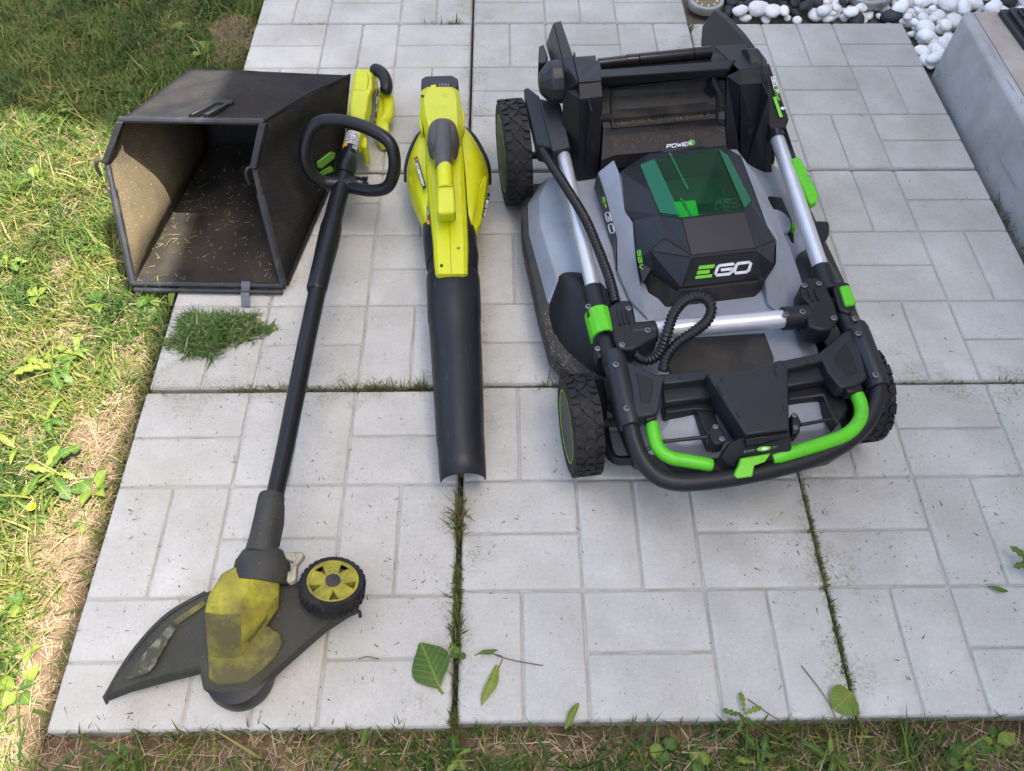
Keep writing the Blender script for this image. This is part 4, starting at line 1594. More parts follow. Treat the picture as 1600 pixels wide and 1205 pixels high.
# ---- motor cover
cv = MB()
S1, S2, S3, S4, S5, S6, S7, S8 = PP([(970, 267, .21), (1013, 240, .255), (1130, 227, .255), (1156, 243, .238), (1197, 353, .212), (1211, 375, .198), (1209, 413, .188), (1191, 437, .168)])
W1, W2, W3, W4, W5, W6, W7, W8 = PP([(999, 258, .250), (1022, 249, .265), (1121, 233, .265), (1136, 243, .256), (1174, 317, .243), (1163, 330, .250), (1065, 341, .250), (1031, 336, .236)])
Wm = K(1014, 297, .244)
L2, L3, L4, L5 = PP([(977, 328, .203), (989, 345, .199), (996, 408, .186), (1004, 444, .158)])
C1, C2, C3 = PP([(1039, 372, .233), (1080, 399, .228), (1180, 388, .228)])
B1, B2, B3, B4 = PP([(1079, 402, .226), (1182, 391, .226), (1187, 436, .178), (1064, 450, .178)])
F1, F2 = PP([(1016, 392, .212), (1018, 420, .180)])
for f in ([S1, W1, Wm, L2], [L2, Wm, W8, L3], [L3, W8, C1, L4], [L4, C1, F1], [S1, S2, W1], [S2, W2, W1], [S2, S3, W3, W2], [S3, S4, W4, W3], [W8, W7, C2, C1], [W7, W6, C3, C2],
          [W6, W5, C3], [W4, S4, S5, W5], [W5, S5, S6, C3], [C2, C3, B2, B1], [C1, C2, B1], [C1, B1, F1], [F1, B1, B4, F2], [C3, S6, S7, B2], [B2, S7, S8, B3],
          [L4, F1, F2, L5], [B1, B2, B3, B4]):
    cv.poly(f)
cov = cv.build('motor_cover', M_charcoal, mower, recalc=False, angle=12)
me = cov.data
bm = bmesh.new(); bm.from_mesh(me); bmesh.ops.remove_doubles(bm, verts=bm.verts, dist=.0005); bmesh.ops.recalc_face_normals(bm, faces=bm.faces)
if sum(f.normal.z * f.calc_area() for f in bm.faces) < 0:
    bmesh.ops.reverse_faces(bm, faces=bm.faces)
bm.to_mesh(me); bm.free()
m_ = cov.modifiers.new('solid', 'SOLIDIFY'); m_.thickness = .004; m_.offset = -1
m_ = cov.modifiers.new('bev', 'BEVEL'); m_.width = .0016; m_.segments = 2; m_.limit_method = 'ANGLE'; m_.angle_limit = math.radians(10)
me.polygons.foreach_set('use_smooth', [False] * len(me.polygons))
# dark parting lines between the cover's panels
sm_ = MB()
for ln in ([L4, C1, C2, C3, S6], [W1, W2, W3, W4, W5, W6, W7, W8, W1], [W7, C2], [F1, B1]):
    ln_ = [p + V(0, 0, .0002) for p in ln]
    sm_.tube(ln_, .0013, 6)
sm_.build('seam', M_hole, cov)
# lower motor body
lt = PP([(1004, 418, .176), (1018, 424, .174), (1062, 453, .172), (1186, 440, .172), (1208, 414, .180), (1200, 352, .19), (1140, 250, .19), (1000, 268, .19), (985, 345, .185)])
lb = PP([(1002, 455, .112), (1010, 478, .112), (1027, 498, .112), (1176, 479, .112), (1204, 446, .112), (1215, 380, .112), (1160, 290, .112), (985, 310, .112), (985, 380, .112)])
MB().loft([lb, lt]).build('motor_body', M_mdusty, mower, bevel=.003)
chm = MB()
chm.prism(PP([(1018, 420, .182), (1063, 448, .181), (1060, 455, .172), (1017, 427, .172)]), (0, 0.004, -.008))
chm.build('trim', M_mblack, mower, bevel=.001)
# badge face: gloss black plate with the logo
bpl = plane_of(B1, B2, B4)
plate = decal('badge', [[(1083, 404), (1179, 394), (1184, 434), (1068, 447)]], bpl, M_mgloss, cov, lift=.0012, thick=.0008)
gp = (bpl[0] + bpl[1] * .0022, bpl[1])
e_bars = [[(1092.5, 415.5), (1117, 413), (1115.5, 418.5), (1091, 421)], [(1089.5, 423.5), (1109, 421.5), (1108, 427), (1088.5, 429)], [(1087, 431.5), (1113, 428.5), (1112, 433), (1086, 436)]]
decal('logo_e', e_bars, gp, M_gprint, plate, lift=0)
gl = []
gl += stroke([(1145.5, 412.5), (1125, 415), (1121.5, 417.5), (1118, 427), (1120.5, 430), (1139, 428), (1142.5, 425), (1144.5, 419.8), (1128, 421.8)], 4.2)
gl += stroke([(1153.5, 411.8), (1170, 409.8), (1173, 412), (1170, 422), (1166, 425), (1150, 426.8), (1147.5, 424), (1150.5, 414.5), (1153.5, 411.8)], 4.2)
decal('logo_go', gl, gp, M_white, plate, lift=0)
# clear green battery window with its ribs, and the battery bay beneath
bay = MB()
bz = .058
dn = lambda p: p + V(0, 0, -bz)
wc = (W1 + W3 + W5 + W7) / 4
ins = lambda p: p + (wc - p) * .03
bay.loft([[dn(ins(p)) for p in (W1, W2, W3, W4, W5, W6, W7, W8)], [ins(p) + V(0, 0, -.004) for p in (W1, W2, W3, W4, W5, W6, W7, W8)]], cap0=True, cap1=False)
bay.build('battery_bay', M_mdusty, mower, angle=10)
def up_facing(f):
    return f if (f[1] - f[0]).cross(f[2] - f[0]).z > 0 else list(reversed(f))


win = MB()
wz = lambda p: p + V(0, 0, .0012)
for f in ([W1, W2, W7, W8], [W2, W3, W6, W7], [W3, W4, W5, W6]):
    win.poly([wz(p) for p in up_facing(f)])
win = win.build('battery_window', M_window, mower, recalc=False, angle=5)
wpl = plane_of(W2, W3, W7)
rib = MB()
for a, b in (((1046, 241), (1075, 298)), ((1063, 311), (1081, 341))):
    p, q_ = plane_hit(*a, *wpl), plane_hit(*b, *wpl)
    rib.tube([p + V(0, 0, .002), q_ + V(0, 0, .002)], .0023, 6)
M_teal = mat('green_clear_edge', (0.07, 0.27, 0.17), rough=0.2)
rib.build('rib', tinted('green_clear_rib', (0.20, 0.60, 0.38), 0.45, .15), win)
# side facets of the window, sky reflection put into their paler colour
M_sky_facet = tinted('green_sky_sheen', (0.10, 0.45, 0.25), 0.50, .12)
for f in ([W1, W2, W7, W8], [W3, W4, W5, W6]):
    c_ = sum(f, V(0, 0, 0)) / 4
    MB().poly([wz(c_ + (p - c_) * .96) + V(0, 0, .0022) for p in up_facing(f)]).build('facet_sky_sheen', M_sky_facet, win, recalc=False, angle=5)
batt = MB().prism(PP([(1052, 322, .225), (1158, 312, .225), (1164, 328, .225), (1062, 340, .225)]), (0, 0, -.03)).build('battery', M_mgloss, mower, bevel=.003)
M_bgreen = mat('battery_green', (0.05, 0.75, 0.04), rough=0.4)
MB().prism(PP([(1049, 316, .2275), (1086, 313, .2275), (1092, 337, .2275), (1062, 340, .2275)]), (0, 0, -.006)).build('battery_stripe', M_bgreen, batt)
apl = (K(1120, 320, .2265), V(0, 0, 1))
M_pgrey = mat('grey_print', (0.16, 0.17, 0.165), rough=0.5)
decal('lettering', word('ARC', (1118, 321), (8.5, -.9), (1.5, -7), 1.4, .2) + word('LITHIUM', (1117, 327.5), (4.2, -.4), (.5, -3.4), 1.5, .2), apl, M_pgrey, batt)
# POWER+ plate behind the window
pw = PP([(1034, 238, .236), (1041, 220, .242), (1089, 214, .242), (1101, 229, .236)])
pwp = MB().prism(pw, (0, 0, -.02)).build('name_plate', M_charcoal, mower, bevel=.0015)
ppl = plane_of(pw[0], pw[1], pw[2])
decal('lettering', word('POWER', (1041.5, 232), (6.2, -.75), (.6, -5.0), 1.33, .24), ppl, M_white, pwp)
circ = [(1080.5 + 4.6 * math.cos(a * math.pi / 8), 223.5 + 3.9 * math.sin(a * math.pi / 8)) for a in range(17)]
decal('lettering', stroke(circ, 1.3) + word('+', (1078.3, 226), (4.6, -.3), (0, -4.6), 1.3, .26), ppl, M_gprint, pwp)
# 56V on the left flank of the cover
fpl = plane_of(L3, L4, C1)
decal('lettering', word('56V', (996, 392), (1.2, 8.0), (5.0, -.6), 1.35, .20), fpl, M_gprint, cov)

# grey fairings each side of the cover
fz = MB()
fl_t = PP([(934, 269, .190), (959, 249, .214), (968, 270, .212), (977, 330, .203), (989, 346, .198), (995, 410, .172), (1000, 445, .156), (1012, 497, .143), (984, 468, .145), (965, 421, .152), (964, 370, .164), (946, 305, .182)])
fz.prism(fl_t, bot=[p + V(0.004, 0, -.05) for p in fl_t])
fr1 = fz.build('fairing', M_mgrey, mower, bevel=.0025, angle=25)
strip = PP([(934, 273, .189), (945, 305, .181), (963, 370, .162), (965, 420, .142)])
stl = MB()
stl.loft([[p + V(-.0012, 0, 0) for p in strip], [p + V(-.0040, -.004, -.030) for p in strip]], closed=False)
eg = stl.build('side_strip', M_mgloss, fr1, solid=.002, recalc=False)
epl = plane_of(K(941, 310, .165), K(961, 380, .145), K(946, 306, .18))
decal('lettering', [[(941, 308.5), (944.5, 307.5), (946.5, 316), (943, 317)], [(945, 318), (946.5, 317.5), (948.5, 325), (947, 325.5)]], (epl[0] + epl[1] * .003, epl[1]), M_gprint, eg)
decal('lettering', word('GO', (946, 333), (3.6, 13.5), (6.5, -1.5), 1.35, .24), (epl[0] + epl[1] * .003, epl[1]), M_white, eg)
fr_t = PP([(1139, 233, .216), (1152, 233, .210), (1183, 275, .19), (1210, 330, .17), (1240, 400, .158), (1264, 470, .147), (1240, 505, .144), (1200, 474, .145), (1194, 438, .155), (1213, 413, .183), (1214, 374, .194), (1199, 351, .209), (1158, 242, .234)])
MB().prism(fr_t, bot=[p + V(-.004, 0, -.05) for p in fr_t]).build('fairing', M_mgrey, mower, bevel=.0025, angle=25)

# ---- rear body
rb = MB()
rb.prism([M(-.165, .668, .297), M(.168, .668, .297), M(.172, .74, .27), M(-.168, .74, .27)], (0, 0, -.035))
lp = PP([(906, 155, .300), (941, 151, .300), (934, 293, .115), (904, 298, .115)])
lpt = PP([(905, 132, .318), (939, 128, .318)])
lps = PP([(893, 112, .310), (880, 140, .296), (879, 200, .228), (892, 292, .112)])
for f in ([lp[0], lp[1], lp[2], lp[3]], [lpt[0], lpt[1], lp[1], lp[0]], [lps[0], lpt[0], lp[0], lps[1]], [lps[1], lp[0], lps[2]], [lps[2], lp[0], lp[3], lps[3]]):
    rb.poly(f)
rp_ = PP([(1156, 133, .300), (1189, 130, .300), (1197, 275, .115), (1158, 266, .115), (1152, 212, .19), (1133, 229, .17), (1136, 119, .305)])
rpt = PP([(1155, 110, .318), (1187, 105, .318)])
for f in ([rp_[0], rp_[1], rp_[2], rp_[3]], [rpt[0], rpt[1], rp_[1], rp_[0]], [rp_[6], rpt[0], rp_[0]], [rp_[6], rp_[0], rp_[4], rp_[5]], [rp_[4], rp_[3], rp_[5]],
          PP([(1187, 105, .318), (1199, 125, .30), (1206, 275, .112), (1197, 275, .115), (1189, 130, .300)])):
    rb.poly(f)
# walls closing the pillars to the rear
for a, b in ((M(-.165, .55, .30), M(-.165, .74, .30)), (M(.18, .55, .30), M(.18, .74, .30))):
    rb.poly([a, b, b + V(0, 0, -.2), a + V(0, 0, -.2)])
top_l = [lpt[0], lpt[1], M(-.125, .72, .30), M(-.175, .72, .30), lps[0]]
rb.poly(top_l)
rb.poly([rpt[0], rpt[1], M(.185, .72, .30), M(.12, .72, .30)])
rear = rb.build('rear_body', M_mblack, mower, angle=20, recalc=True, solid=.002)
for c_, pl_ in (((925, 226), plane_of(lp[0], lp[1], lp[2])), ((1172, 204), plane_of(rp_[0], rp_[1], rp_[2]))):
    decal('hole', [[(c_[0] + 3.6 * math.cos(a * math.pi / 6), c_[1] + 6 * math.sin(a * math.pi / 6)) for a in range(12)]], pl_, M_hole, rear, lift=.002)
MB().box(M(0, .665, .165), .335, .13, .15, (EU, EV, EZ)).build('rear_core', M_mdusty, mower)
rec = MB()
rows = [PP([(938, 130, .29), (1136, 116, .29)]), PP([(944, 134, .268), (1130, 118, .268)]), PP([(958, 141, .264), (1104, 124, .264)]), PP([(962, 152, .252), (1101, 139, .252)]), PP([(966, 183, .232), (1101, 172, .232)]),
        PP([(958, 199, .226), (1116, 186, .226)]), PP([(955, 212, .212), (1123, 196, .212)]), PP([(962, 242, .20), (1134, 229, .20)]), PP([(962, 262, .16), (1140, 250, .16)])]
full = []
for (a, b), (le, re_) in zip(rows, [((936, 128, .29), (1138, 114, .29)), ((941, 135, .272), (1133, 119, .272)), ((941, 142, .268), (1133, 127, .268)), ((941, 153, .255), (1133, 140, .255)), ((941, 184, .236), (1133, 172, .236)),
                                      ((942, 200, .227), (1132, 187, .227)), ((942, 214, .213), (1132, 198, .213)), ((940, 250, .20), (1134, 229, .198)), ((936, 285, .13), (1140, 250, .158))]):
    full.append([K(*le), a, b, K(*re_)])
rec.loft(full, closed=False)
rec.build('chute_door', M_mdusty, mower, angle=20, recalc=True, solid=.002)
MB().tube(PP([(957, 139, .268), (1106, 122, .270), (1121, 149, .252), (1121, 186, .232), (957, 200, .229), (955, 150, .256), (957, 139, .268)]), .0028, 8).build('door_frame', M_mblack, mower, angle=60)
rdb = np.random.default_rng(55)
n = 420
tt = rdb.random(n)
k_ = rdb.random(n)
pts_ = []
for t_, q_ in zip(tt, k_):
    if q_ < .7:
        a_, b_ = K(964, 186 + 11 * (q_ / .7), .2325 - .004 * q_), K(1110, 174 + 10 * (q_ / .7), .2325 - .004 * q_)
    else:
        a_, b_ = K(958, 216 + 22 * (q_ - .7) / .3, .2125 - .010 * (q_ - .7) / .3), K(1126, 201 + 22 * (q_ - .7) / .3, .2125 - .010 * (q_ - .7) / .3)
    pts_.append(a_ * (1 - t_) + b_ * t_)
db = blades('grass_debris', np.array([tuple(p - MO) for p in pts_]), .003 + .009 * rdb.random(n) ** 2, .0008 + .0008 * rdb.random(n), rdb.random(n) * 6.28, 1.3 + .2 * rdb.random(n), .1 * rdb.random(n),
            np.clip(rdb.normal(.25, .2, n), 0, 1), M_straw, seg=2)
db.parent = mower
n = 260
uu_, vv_ = rdb.uniform(-.298, -.215, n), rdb.uniform(.10, .26, n)
ok_ = vv_ > (.115 + (uu_ + .30) * -.3) 
uu_, vv_ = uu_[ok_], vv_[ok_]; n = len(uu_)
pl_ = np.array([tuple(M(u, v, .0855) - MO) for u, v in zip(uu_, vv_)])
db = blades('grass_debris', pl_, .002 + .008 * rdb.random(n) ** 2, .0008 + .0008 * rdb.random(n), rdb.random(n) * 6.28, 1.35 + .2 * rdb.random(n), .1 * rdb.random(n), np.clip(rdb.normal(.3, .2, n), 0, 1), M_straw, seg=2)
db.parent = mower
for tri in ([(1101, 140, .256), (1107, 124, .270), (1116, 146, .262), (1112, 150, .25)], [(1101, 172, .222), (1113, 186, .222), (1104, 192, .219), (1098, 183, .216)]):
    prism_px('gusset', tri, None, .008, M_mblack, bevel=.001)
MB().prism(PP([(1112, 121, .282), (1118, 120, .282), (1128, 148, .25), (1128, 187, .218), (1122, 187, .218), (1121, 150, .248)]), (0, 0, -.02)).build('rib', M_mdusty, mower, bevel=.001)
# grip bar across the rear
gb = MB()
ge = [(933, 108, .316, 933, 121, .318), (960, 107, .318, 950, 119, .320), (1125, 95, .318, 1120, 108, .320), (1150, 92, .316, 1140, 108, .318)]
gb.loft([[K(a, b, c), K(d, e, f), K(d, e, f) + V(0, .004, -.022), K(a, b, c) + V(0, 0, -.022)] for a, b, c, d, e, f in ge])
gb.build('grip_bar', M_mblack, mower, bevel=.003)
hb = MB()
for (a, b, ra) in (((935, 100), (978, 95), .0105), ((978.5, 95), (996, 93.5), .0118), ((998, 93), (1082, 84.5), .0118), ((1083, 84.5), (1110, 81.5), .0122)):
    hb.tube([K(*a, .292), K(*b, .292)], ra, 12)
hb.build('hinge_rod', M_mgloss, mower)
# ears that hold the bag
def ear(u0, u1):
    o = [(.93, .250), (.975, .185), (.96, .147), (.90, .13), (.70, .13), (.62, .285), (.68, .302), (.77, .290), (.856, .272)]
    mb = MB()
    mb.loft([[M(u0, v, z) for v, z in o], [M(u1, v, z) for v, z in o]])
    mb.build('bag_ear', M_mblack, mower, bevel=.004)


ear(.190, .206)
le = PP([(866, 38, .245), (877, 35, .250), (896, 90, .312), (881, 96, .302), (905, 131, .318), (886, 142, .297), (872, 128, .245), (855, 70, .200), (936, 98, .312), (939, 110, .316), (939, 128, .318)])
em = MB()
for f in ((0, 1, 2, 3), (3, 2, 4, 5), (0, 3, 5, 6, 7), (2, 8, 9, 10, 4)):
    em.poly([le[i] for i in f])
em.build('bag_ear', M_mblack, mower, recalc=True, solid=.006, angle=15)
prism_px('bag_stop', [(841, 98, .24), (842, 72, .22), (850, 69, .22), (856, 88, .23), (855, 97, .24)], None, .05, M_mblack, bevel=.003)
# pivots
for s, uu in ((-1, -.217), (1, .178)):
    MB().lathe(M(uu, .657, .292 if s < 0 else .285), EU * s, [(.041, -.012), (.041, .010), (.037, .014), (.020, .030), (.008, .033)], 12).build('pivot_knob', M_charcoal, mower, angle=10, bevel=.002)
# tube sockets at the pivots
sl = MB()
sl.prism(PP([(818, 139, .238), (825, 136, .242), (843, 150, .242), (862, 230, .214), (838, 225, .208)]), (0.004, 0, -.045))
sl.build('handle_socket', M_charcoal, mower, bevel=.003)
sl = MB()
sl.prism(PP([(842, 153, .246), (876, 161, .25), (892, 230, .218), (863, 236, .216)]), (0.002, 0, -.045))
sl.build('handle_socket', M_charcoal, mower, bevel=.003)
rs = PP([(1192, 101, .262), (1202, 99, .258), (1233, 186, .226), (1226, 200, .218), (1205, 200, .218), (1198, 190, .222)])
rso = MB().prism(rs, (0, 0, -.05)).build('handle_socket', M_mblack, mower, bevel=.002)
rpl = plane_of(rs[0], rs[2], rs[4])
decal('lettering', word('SELF', (1205, 121), (1.2, 5.2), (5.2, -.9), 1.3, .26), rpl, M_white, rso)
decal('lettering', word('DRIVE', (1208.3, 137), (.9, 3.6), (4.4, -.8), 1.3, .22), rpl, M_gprint, rso)
decal('lettering', [[(1207.5, 153), (1212, 152), (1223, 183), (1218, 184)]], rpl, M_gprint, rso)
decal('lettering', [[(1219, 170), (1223, 166.5), (1223, 168.5), (1226, 168), (1226.5, 171), (1223.5, 171.5), (1223.8, 173)]], rpl, M_white, rso)
# silver tubes
TZ0, TZ1 = .198, .182
MB().tube([K(878, 232, TZ0), K(930, 466, TZ1)], .0132, 20).build('handle_tube', M_alu, mower)
MB().tube([K(1207, 195, TZ0 + .004), K(1287, 432, TZ1)], .0140, 20).build('handle_tube', M_alu, mower)
MB().tube([K(1000, 518, TZ1), K(1250, 496, TZ1)], .0160, 20).build('cross_tube', M_alu, mower)
# collar and adjusting lever at the right tube's top
ta, tb_ = K(1207, 195, TZ0 + .004), K(1287, 432, TZ1)
td = (tb_ - ta).normalized()
MB().tube([ta + td * .012, ta + td * .045], .0175, 18).build('tube_collar', M_mgloss, mower)
prism_px('lever_arm', [(1214, 203, .212), (1228, 196, .214), (1245, 247, .206), (1240, 258, .20), (1226, 225, .20)], None, .012, M_mgloss)
prism_px('release_lever', [(1236, 249, .212), (1241, 245, .215), (1251, 246, .214), (1279, 302, .195), (1278, 314, .191), (1268, 319, .190), (1262, 314, .190)], None, .016, M_green, bevel=.003)
# cutting height lever on the right side
prism_px('height_dial', [(1200, 306, .135), (1222, 308, .135), (1238, 345, .13), (1242, 380, .128), (1205, 382, .128)], None, .03, M_mgloss)
MB().lathe(K(1212, 350, .135), V(.3, -.1, 1), [(.030, -.02), (.030, .008), (.027, .011)], 28).build('dial_cover', M_mgrey, mower)
prism_px('height_lever', [(1262, 344, .125), (1290, 344, .122), (1297, 347, .12), (1297, 364, .115), (1292, 374, .112), (1276, 378, .112), (1266, 362, .118)], None, .022, M_mgloss, bevel=.005)
prism_px('green_pawl', [(1237, 350, .14), (1243, 347, .14), (1244, 357, .14), (1238, 358, .14)], None, .02, M_green)


# ---- folding joints, console, bail bar
def screw(p, n=V(0, 0, 1), r_=.0052, parent=mower):
    s = MB()
    s.lathe(p, n, [(r_, -.002), (r_, .0006), (r_ * .85, .0012), (r_ * .55, .0012), (r_ * .5, -.0012)], 14)
    return s.build('screw', M_screw, parent)


MB().tube([K(926, 452, TZ1), K(937, 496, TZ1)], .0185, 18).build('tube_collar', M_mblack, mower, bevel=.001)
prism_px('joint_block', [(950, 482), (962, 470), (985, 468), (990, 480), (994, 503), (1022, 500), (1030, 512), (1028, 528), (1004, 538), (990, 546), (966, 545), (958, 525)], .200, .042, M_mblack, bevel=.004)
prism_px('joint_lug', [(917, 474), (926, 468), (932, 480), (930, 494), (918, 494)], .195, .03, M_mblack, bevel=.003)
for k in range(3):
    a = (963 + 7 * k, 484 - 1 * k)
    prism_px('joint_rib', [a, (a[0] + 3, a[1]), (a[0] + 8, a[1] + 22), (a[0] + 5, a[1] + 22)], .2035, .006, M_mblack, bevel=.001)
MB().tube([K(984, 523, TZ1), K(1024, 518.5, TZ1)], .0195, 18).build('tube_collar', M_mblack, mower, bevel=.001)
lat = MB()
rowa, rowb = [], []
for k in range(7):
    t = k / 6
    ang = math.radians(200 - 150 * t)
    ca, cb = K(934, 492, .178), K(944, 530, .176)
    perp = EU
    for row, c_ in ((rowa, ca), (rowb, cb)):
        row.append(c_ + perp * (math.cos(ang) * .0215) + EZ * (math.sin(ang) * .0255))
lat.loft([rowa, rowb], closed=False)
lat.build('latch', M_green, mower, solid=.004, recalc=False)
MB().tube([K(945, 532, .178), K(957, 572, .178)], .0155, 14).build('joint_neck', M_mblack, mower)
prism_px('joint_lug', [(928, 540), (948, 534), (952, 552), (934, 560)], .182, .03, M_mblack, bevel=.003)
screw(K(919, 479, .1955)); screw(K(982, 482, .2015)); screw(K(972, 539, .2015)); screw(K(1012, 516, .2012)); screw(K(934, 545, .184))
# right joint
MB().tube([K(1282, 420, TZ1), K(1296, 458, TZ1)], .0185, 18).build('tube_collar', M_mblack, mower, bevel=.001)
MB().tube([K(1222, 498.5, TZ1), K(1262, 494, TZ1)], .0205, 18).build('tube_collar', M_mblack, mower, bevel=.001)
prism_px('joint_block', [(1250, 446), (1262, 434), (1280, 433), (1292, 448), (1303, 470), (1312, 498), (1300, 514), (1284, 516), (1264, 510), (1260, 488), (1266, 474), (1252, 462)], .200, .042, M_mblack, bevel=.004)
for k in range(2):
    a = (1262 + 10 * k, 452 - 2 * k)
    prism_px('joint_rib', [a, (a[0] + 4, a[1]), (a[0] + 10, a[1] + 18), (a[0] + 6, a[1] + 18)], .2035, .006, M_mblack, bevel=.001)
prism_px('latch_frame', [(1300, 445), (1312, 438), (1328, 442), (1338, 478), (1330, 490), (1312, 484)], .198, .034, M_mblack, bevel=.004)
prism_px('latch', [(1312, 446), (1328, 444), (1339, 474), (1322, 477)], .2035, .014, M_green, bevel=.004)
MB().tube([K(1306, 472, .178), K(1330, 520, .178)], .0155, 14).build('joint_neck', M_mblack, mower)
for p in ((1257, 446), (1280, 443), (1303, 497), (1228, 491), (1254, 487), (1336, 498)):
    screw(K(*p, .2022))
# columns and bail bar
def column(a, b, z0, z1, name='column'):
    pa, pb = K(*a, z0), K(*b, z1)
    d = (pb - pa).normalized()
    MB().tube([pa, pa + d * .012, pb - d * .012, pb], [(.018, .017), (.0215, .020), (.0215, .020), (.0185, .0175)], 16).build(name, M_charcoal, mower, bevel=.001)


column((958, 552), (985, 668), .180, .168)
column((1335, 508), (1372, 606), .180, .168)
screw(K(962, 570, .1985)); screw(K(979, 638, .190)); screw(K(1341, 521, .1985)); screw(K(1368, 586, .190))
bail = bez([K(984, 662, .167), K(994, 698, .158), K(1011, 729, .150), K(1037, 749, .146), K(1080, 754, .145), K(1160, 744, .145), K(1245, 724, .145), K(1308, 699, .148), K(1347, 668, .155), K(1366, 636, .161), K(1372, 604, .167)], 7)
MB().tube(bail, .0140, 16).build('push_bar', M_mblack, mower)
# console
cz = .188
prism_px('console_wing', [(976, 560), (986, 567), (1026, 585), (1041, 586), (1036, 600), (1030, 640), (1024, 648), (997, 651), (990, 640)], cz, .030, M_charcoal, bevel=.003)
prism_px('wing_recess', [(994, 582), (1018, 592), (1022, 600), (1016, 628), (1002, 630)], cz + .0012, .004, M_mblack, bevel=.0012)
prism_px('console_beam', [(1028, 585), (1100, 577), (1108, 592), (1038, 600)], cz - .0015, .026, M_charcoal, bevel=.003)
prism_px('beam_ledge', [(1034, 601), (1108, 593), (1112, 621), (1038, 629)], cz - .020, .018, M_charcoal, bevel=.003)
prism_px('console_beam', [(1206, 566), (1281, 551), (1294, 562), (1228, 577)], cz - .0015, .026, M_charcoal, bevel=.003)
prism_px('beam_ledge', [(1228, 578), (1294, 566), (1300, 592), (1230, 604)], cz - .020, .018, M_charcoal, bevel=.003)
prism_px('console_wing', [(1280, 551), (1324, 514), (1338, 520), (1356, 590), (1338, 602), (1314, 606), (1294, 582)], cz, .030, M_charcoal, bevel=.003)
prism_px('wing_recess', [(1302, 560), (1321, 536), (1328, 545), (1340, 582), (1322, 588), (1304, 566)], cz + .0012, .004, M_mblack, bevel=.0012)
ctop = PP([(1104, 584), (1112, 596), (1166, 680), (1233, 671), (1231, 578), (1222, 562), (1206, 566), (1172, 578), (1130, 583)], .204)
cbot = PP([(1094, 596), (1098, 612), (1146, 692), (1233, 690), (1231, 590), (1222, 572), (1206, 575), (1172, 586), (1128, 592)], .150)
cen = MB().loft([cbot, ctop]).build('console_box', M_charcoal, mower, bevel=.0035)
fr = MB()
ft = PP([(1164, 682, .194), (1235, 672, .194), (1238, 702, .172), (1222, 717, .160), (1146, 732, .150), (1124, 715, .154), (1138, 692, .175)])
fr.prism(ft, (0, .006, -.035))
fr.build('console_front', M_mblack, mower, bevel=.003)
MB().prism(PP([(1166, 686, .197), (1233, 676, .197), (1234, 682, .190), (1168, 696, .190)]), (0, .002, -.012)).build('display', M_mgloss, mower, bevel=.001)
fpl_ = plane_of(ft[0], ft[1], ft[4])
sb_ = decal('start_button', [[(1193 + 11 * math.cos(a * math.pi / 10) , 700.5 + (3.6 * math.sin(a * math.pi / 10)) - 1.2 * math.cos(a * math.pi / 10)) for a in range(20)]], fpl_, M_gprint, mower, lift=.001)
decal('start_mark', [[(1194 + 5 * math.cos(a * math.pi / 8), 700.2 + 1.9 * math.sin(a * math.pi / 8) - .6 * math.cos(a * math.pi / 8)) for a in range(16)]], fpl_, M_white, sb_, lift=.002)
decal('lettering', word('START', (1162, 707), (2.6, -.4), (.2, -2.6), 1.35, .22) + word('STOP', (1207, 700), (2.6, -.4), (.2, -2.6), 1.35, .22), fpl_, M_pgrey, mower, lift=.001)
pad = PP([(1158, 716, .168), (1205, 708, .170), (1196, 722, .168), (1179, 728, .167), (1176, 745, .163), (1152, 748, .162), (1147, 742, .163), (1154, 728, .167)])
M_paddle = mat('green_paddle', (0.13, 0.50, 0.015), rough=0.3, var=.06)
MB().prism(pad, (0, .004, -.008)).build('paddle', M_paddle, mower, bevel=.002)
for q_ in ([(1118, 602), (1121, 601), (1126, 611), (1123, 612)], [(1124, 590), (1128, 589.5), (1130, 595), (1126, 596)], [(1208, 578), (1211, 577), (1215, 588), (1212, 589)], [(1209, 572), (1213, 571), (1214, 575), (1210, 576)],
           [(1149, 644), (1152, 643), (1157, 653), (1154, 654)], [(1221, 632), (1224, 631), (1227, 643), (1224, 644)], [(1122, 614), (1127, 611), (1130, 616), (1126, 619)]):
    prism_px('slot', q_, .2046, .002, M_hole, parent=cen, bevel=0)
for q_ in ([(1060, 588), (1063, 587.5), (1065, 594), (1062, 594.5)], [(1260, 563), (1263, 562.5), (1265, 569), (1262, 569.5)]):
    prism_px('slot', q_, cz - .0008, .002, M_hole, bevel=0)
prism_px('under_beam_dark', [(1036, 626), (1112, 618), (1122, 642), (1086, 640), (1040, 646)], .150, .03, M_mblack, bevel=.003)  # dark block added for the dark gap under the left beam
prism_px('under_beam_dark', [(1230, 602), (1300, 590), (1320, 606), (1326, 640), (1308, 664), (1294, 640), (1286, 618), (1232, 626)], .148, .03, M_mblack, bevel=.003)  # dark block added in the gap under the right beam
prism_px('console_brace', [(1084, 636), (1112, 632), (1132, 690), (1110, 694)], .146, .03, M_mblack, bevel=.003)
prism_px('dark_gap_plate', [(1022, 704), (1046, 722), (1112, 734), (1160, 736), (1210, 726), (1290, 702), (1330, 676), (1342, 690), (1300, 716), (1170, 748), (1060, 748)], .128, .025, M_mblack, bevel=.003)  # dark plate added for the black gap between levers and push bar
prism_px('cable_clamp', [(1108, 668), (1122, 662), (1132, 676), (1133, 692), (1118, 695), (1110, 684)], .178, .03, M_mblack, bevel=.003)
prism_px('cable_clamp', [(1236, 646), (1246, 645), (1252, 658), (1250, 676), (1238, 678)], .178, .03, M_mblack, bevel=.003)
for p in ((1118, 667), (1128, 686), (1241, 649), (1243, 668)):
    screw(K(*p, .1795), r_=.0045)
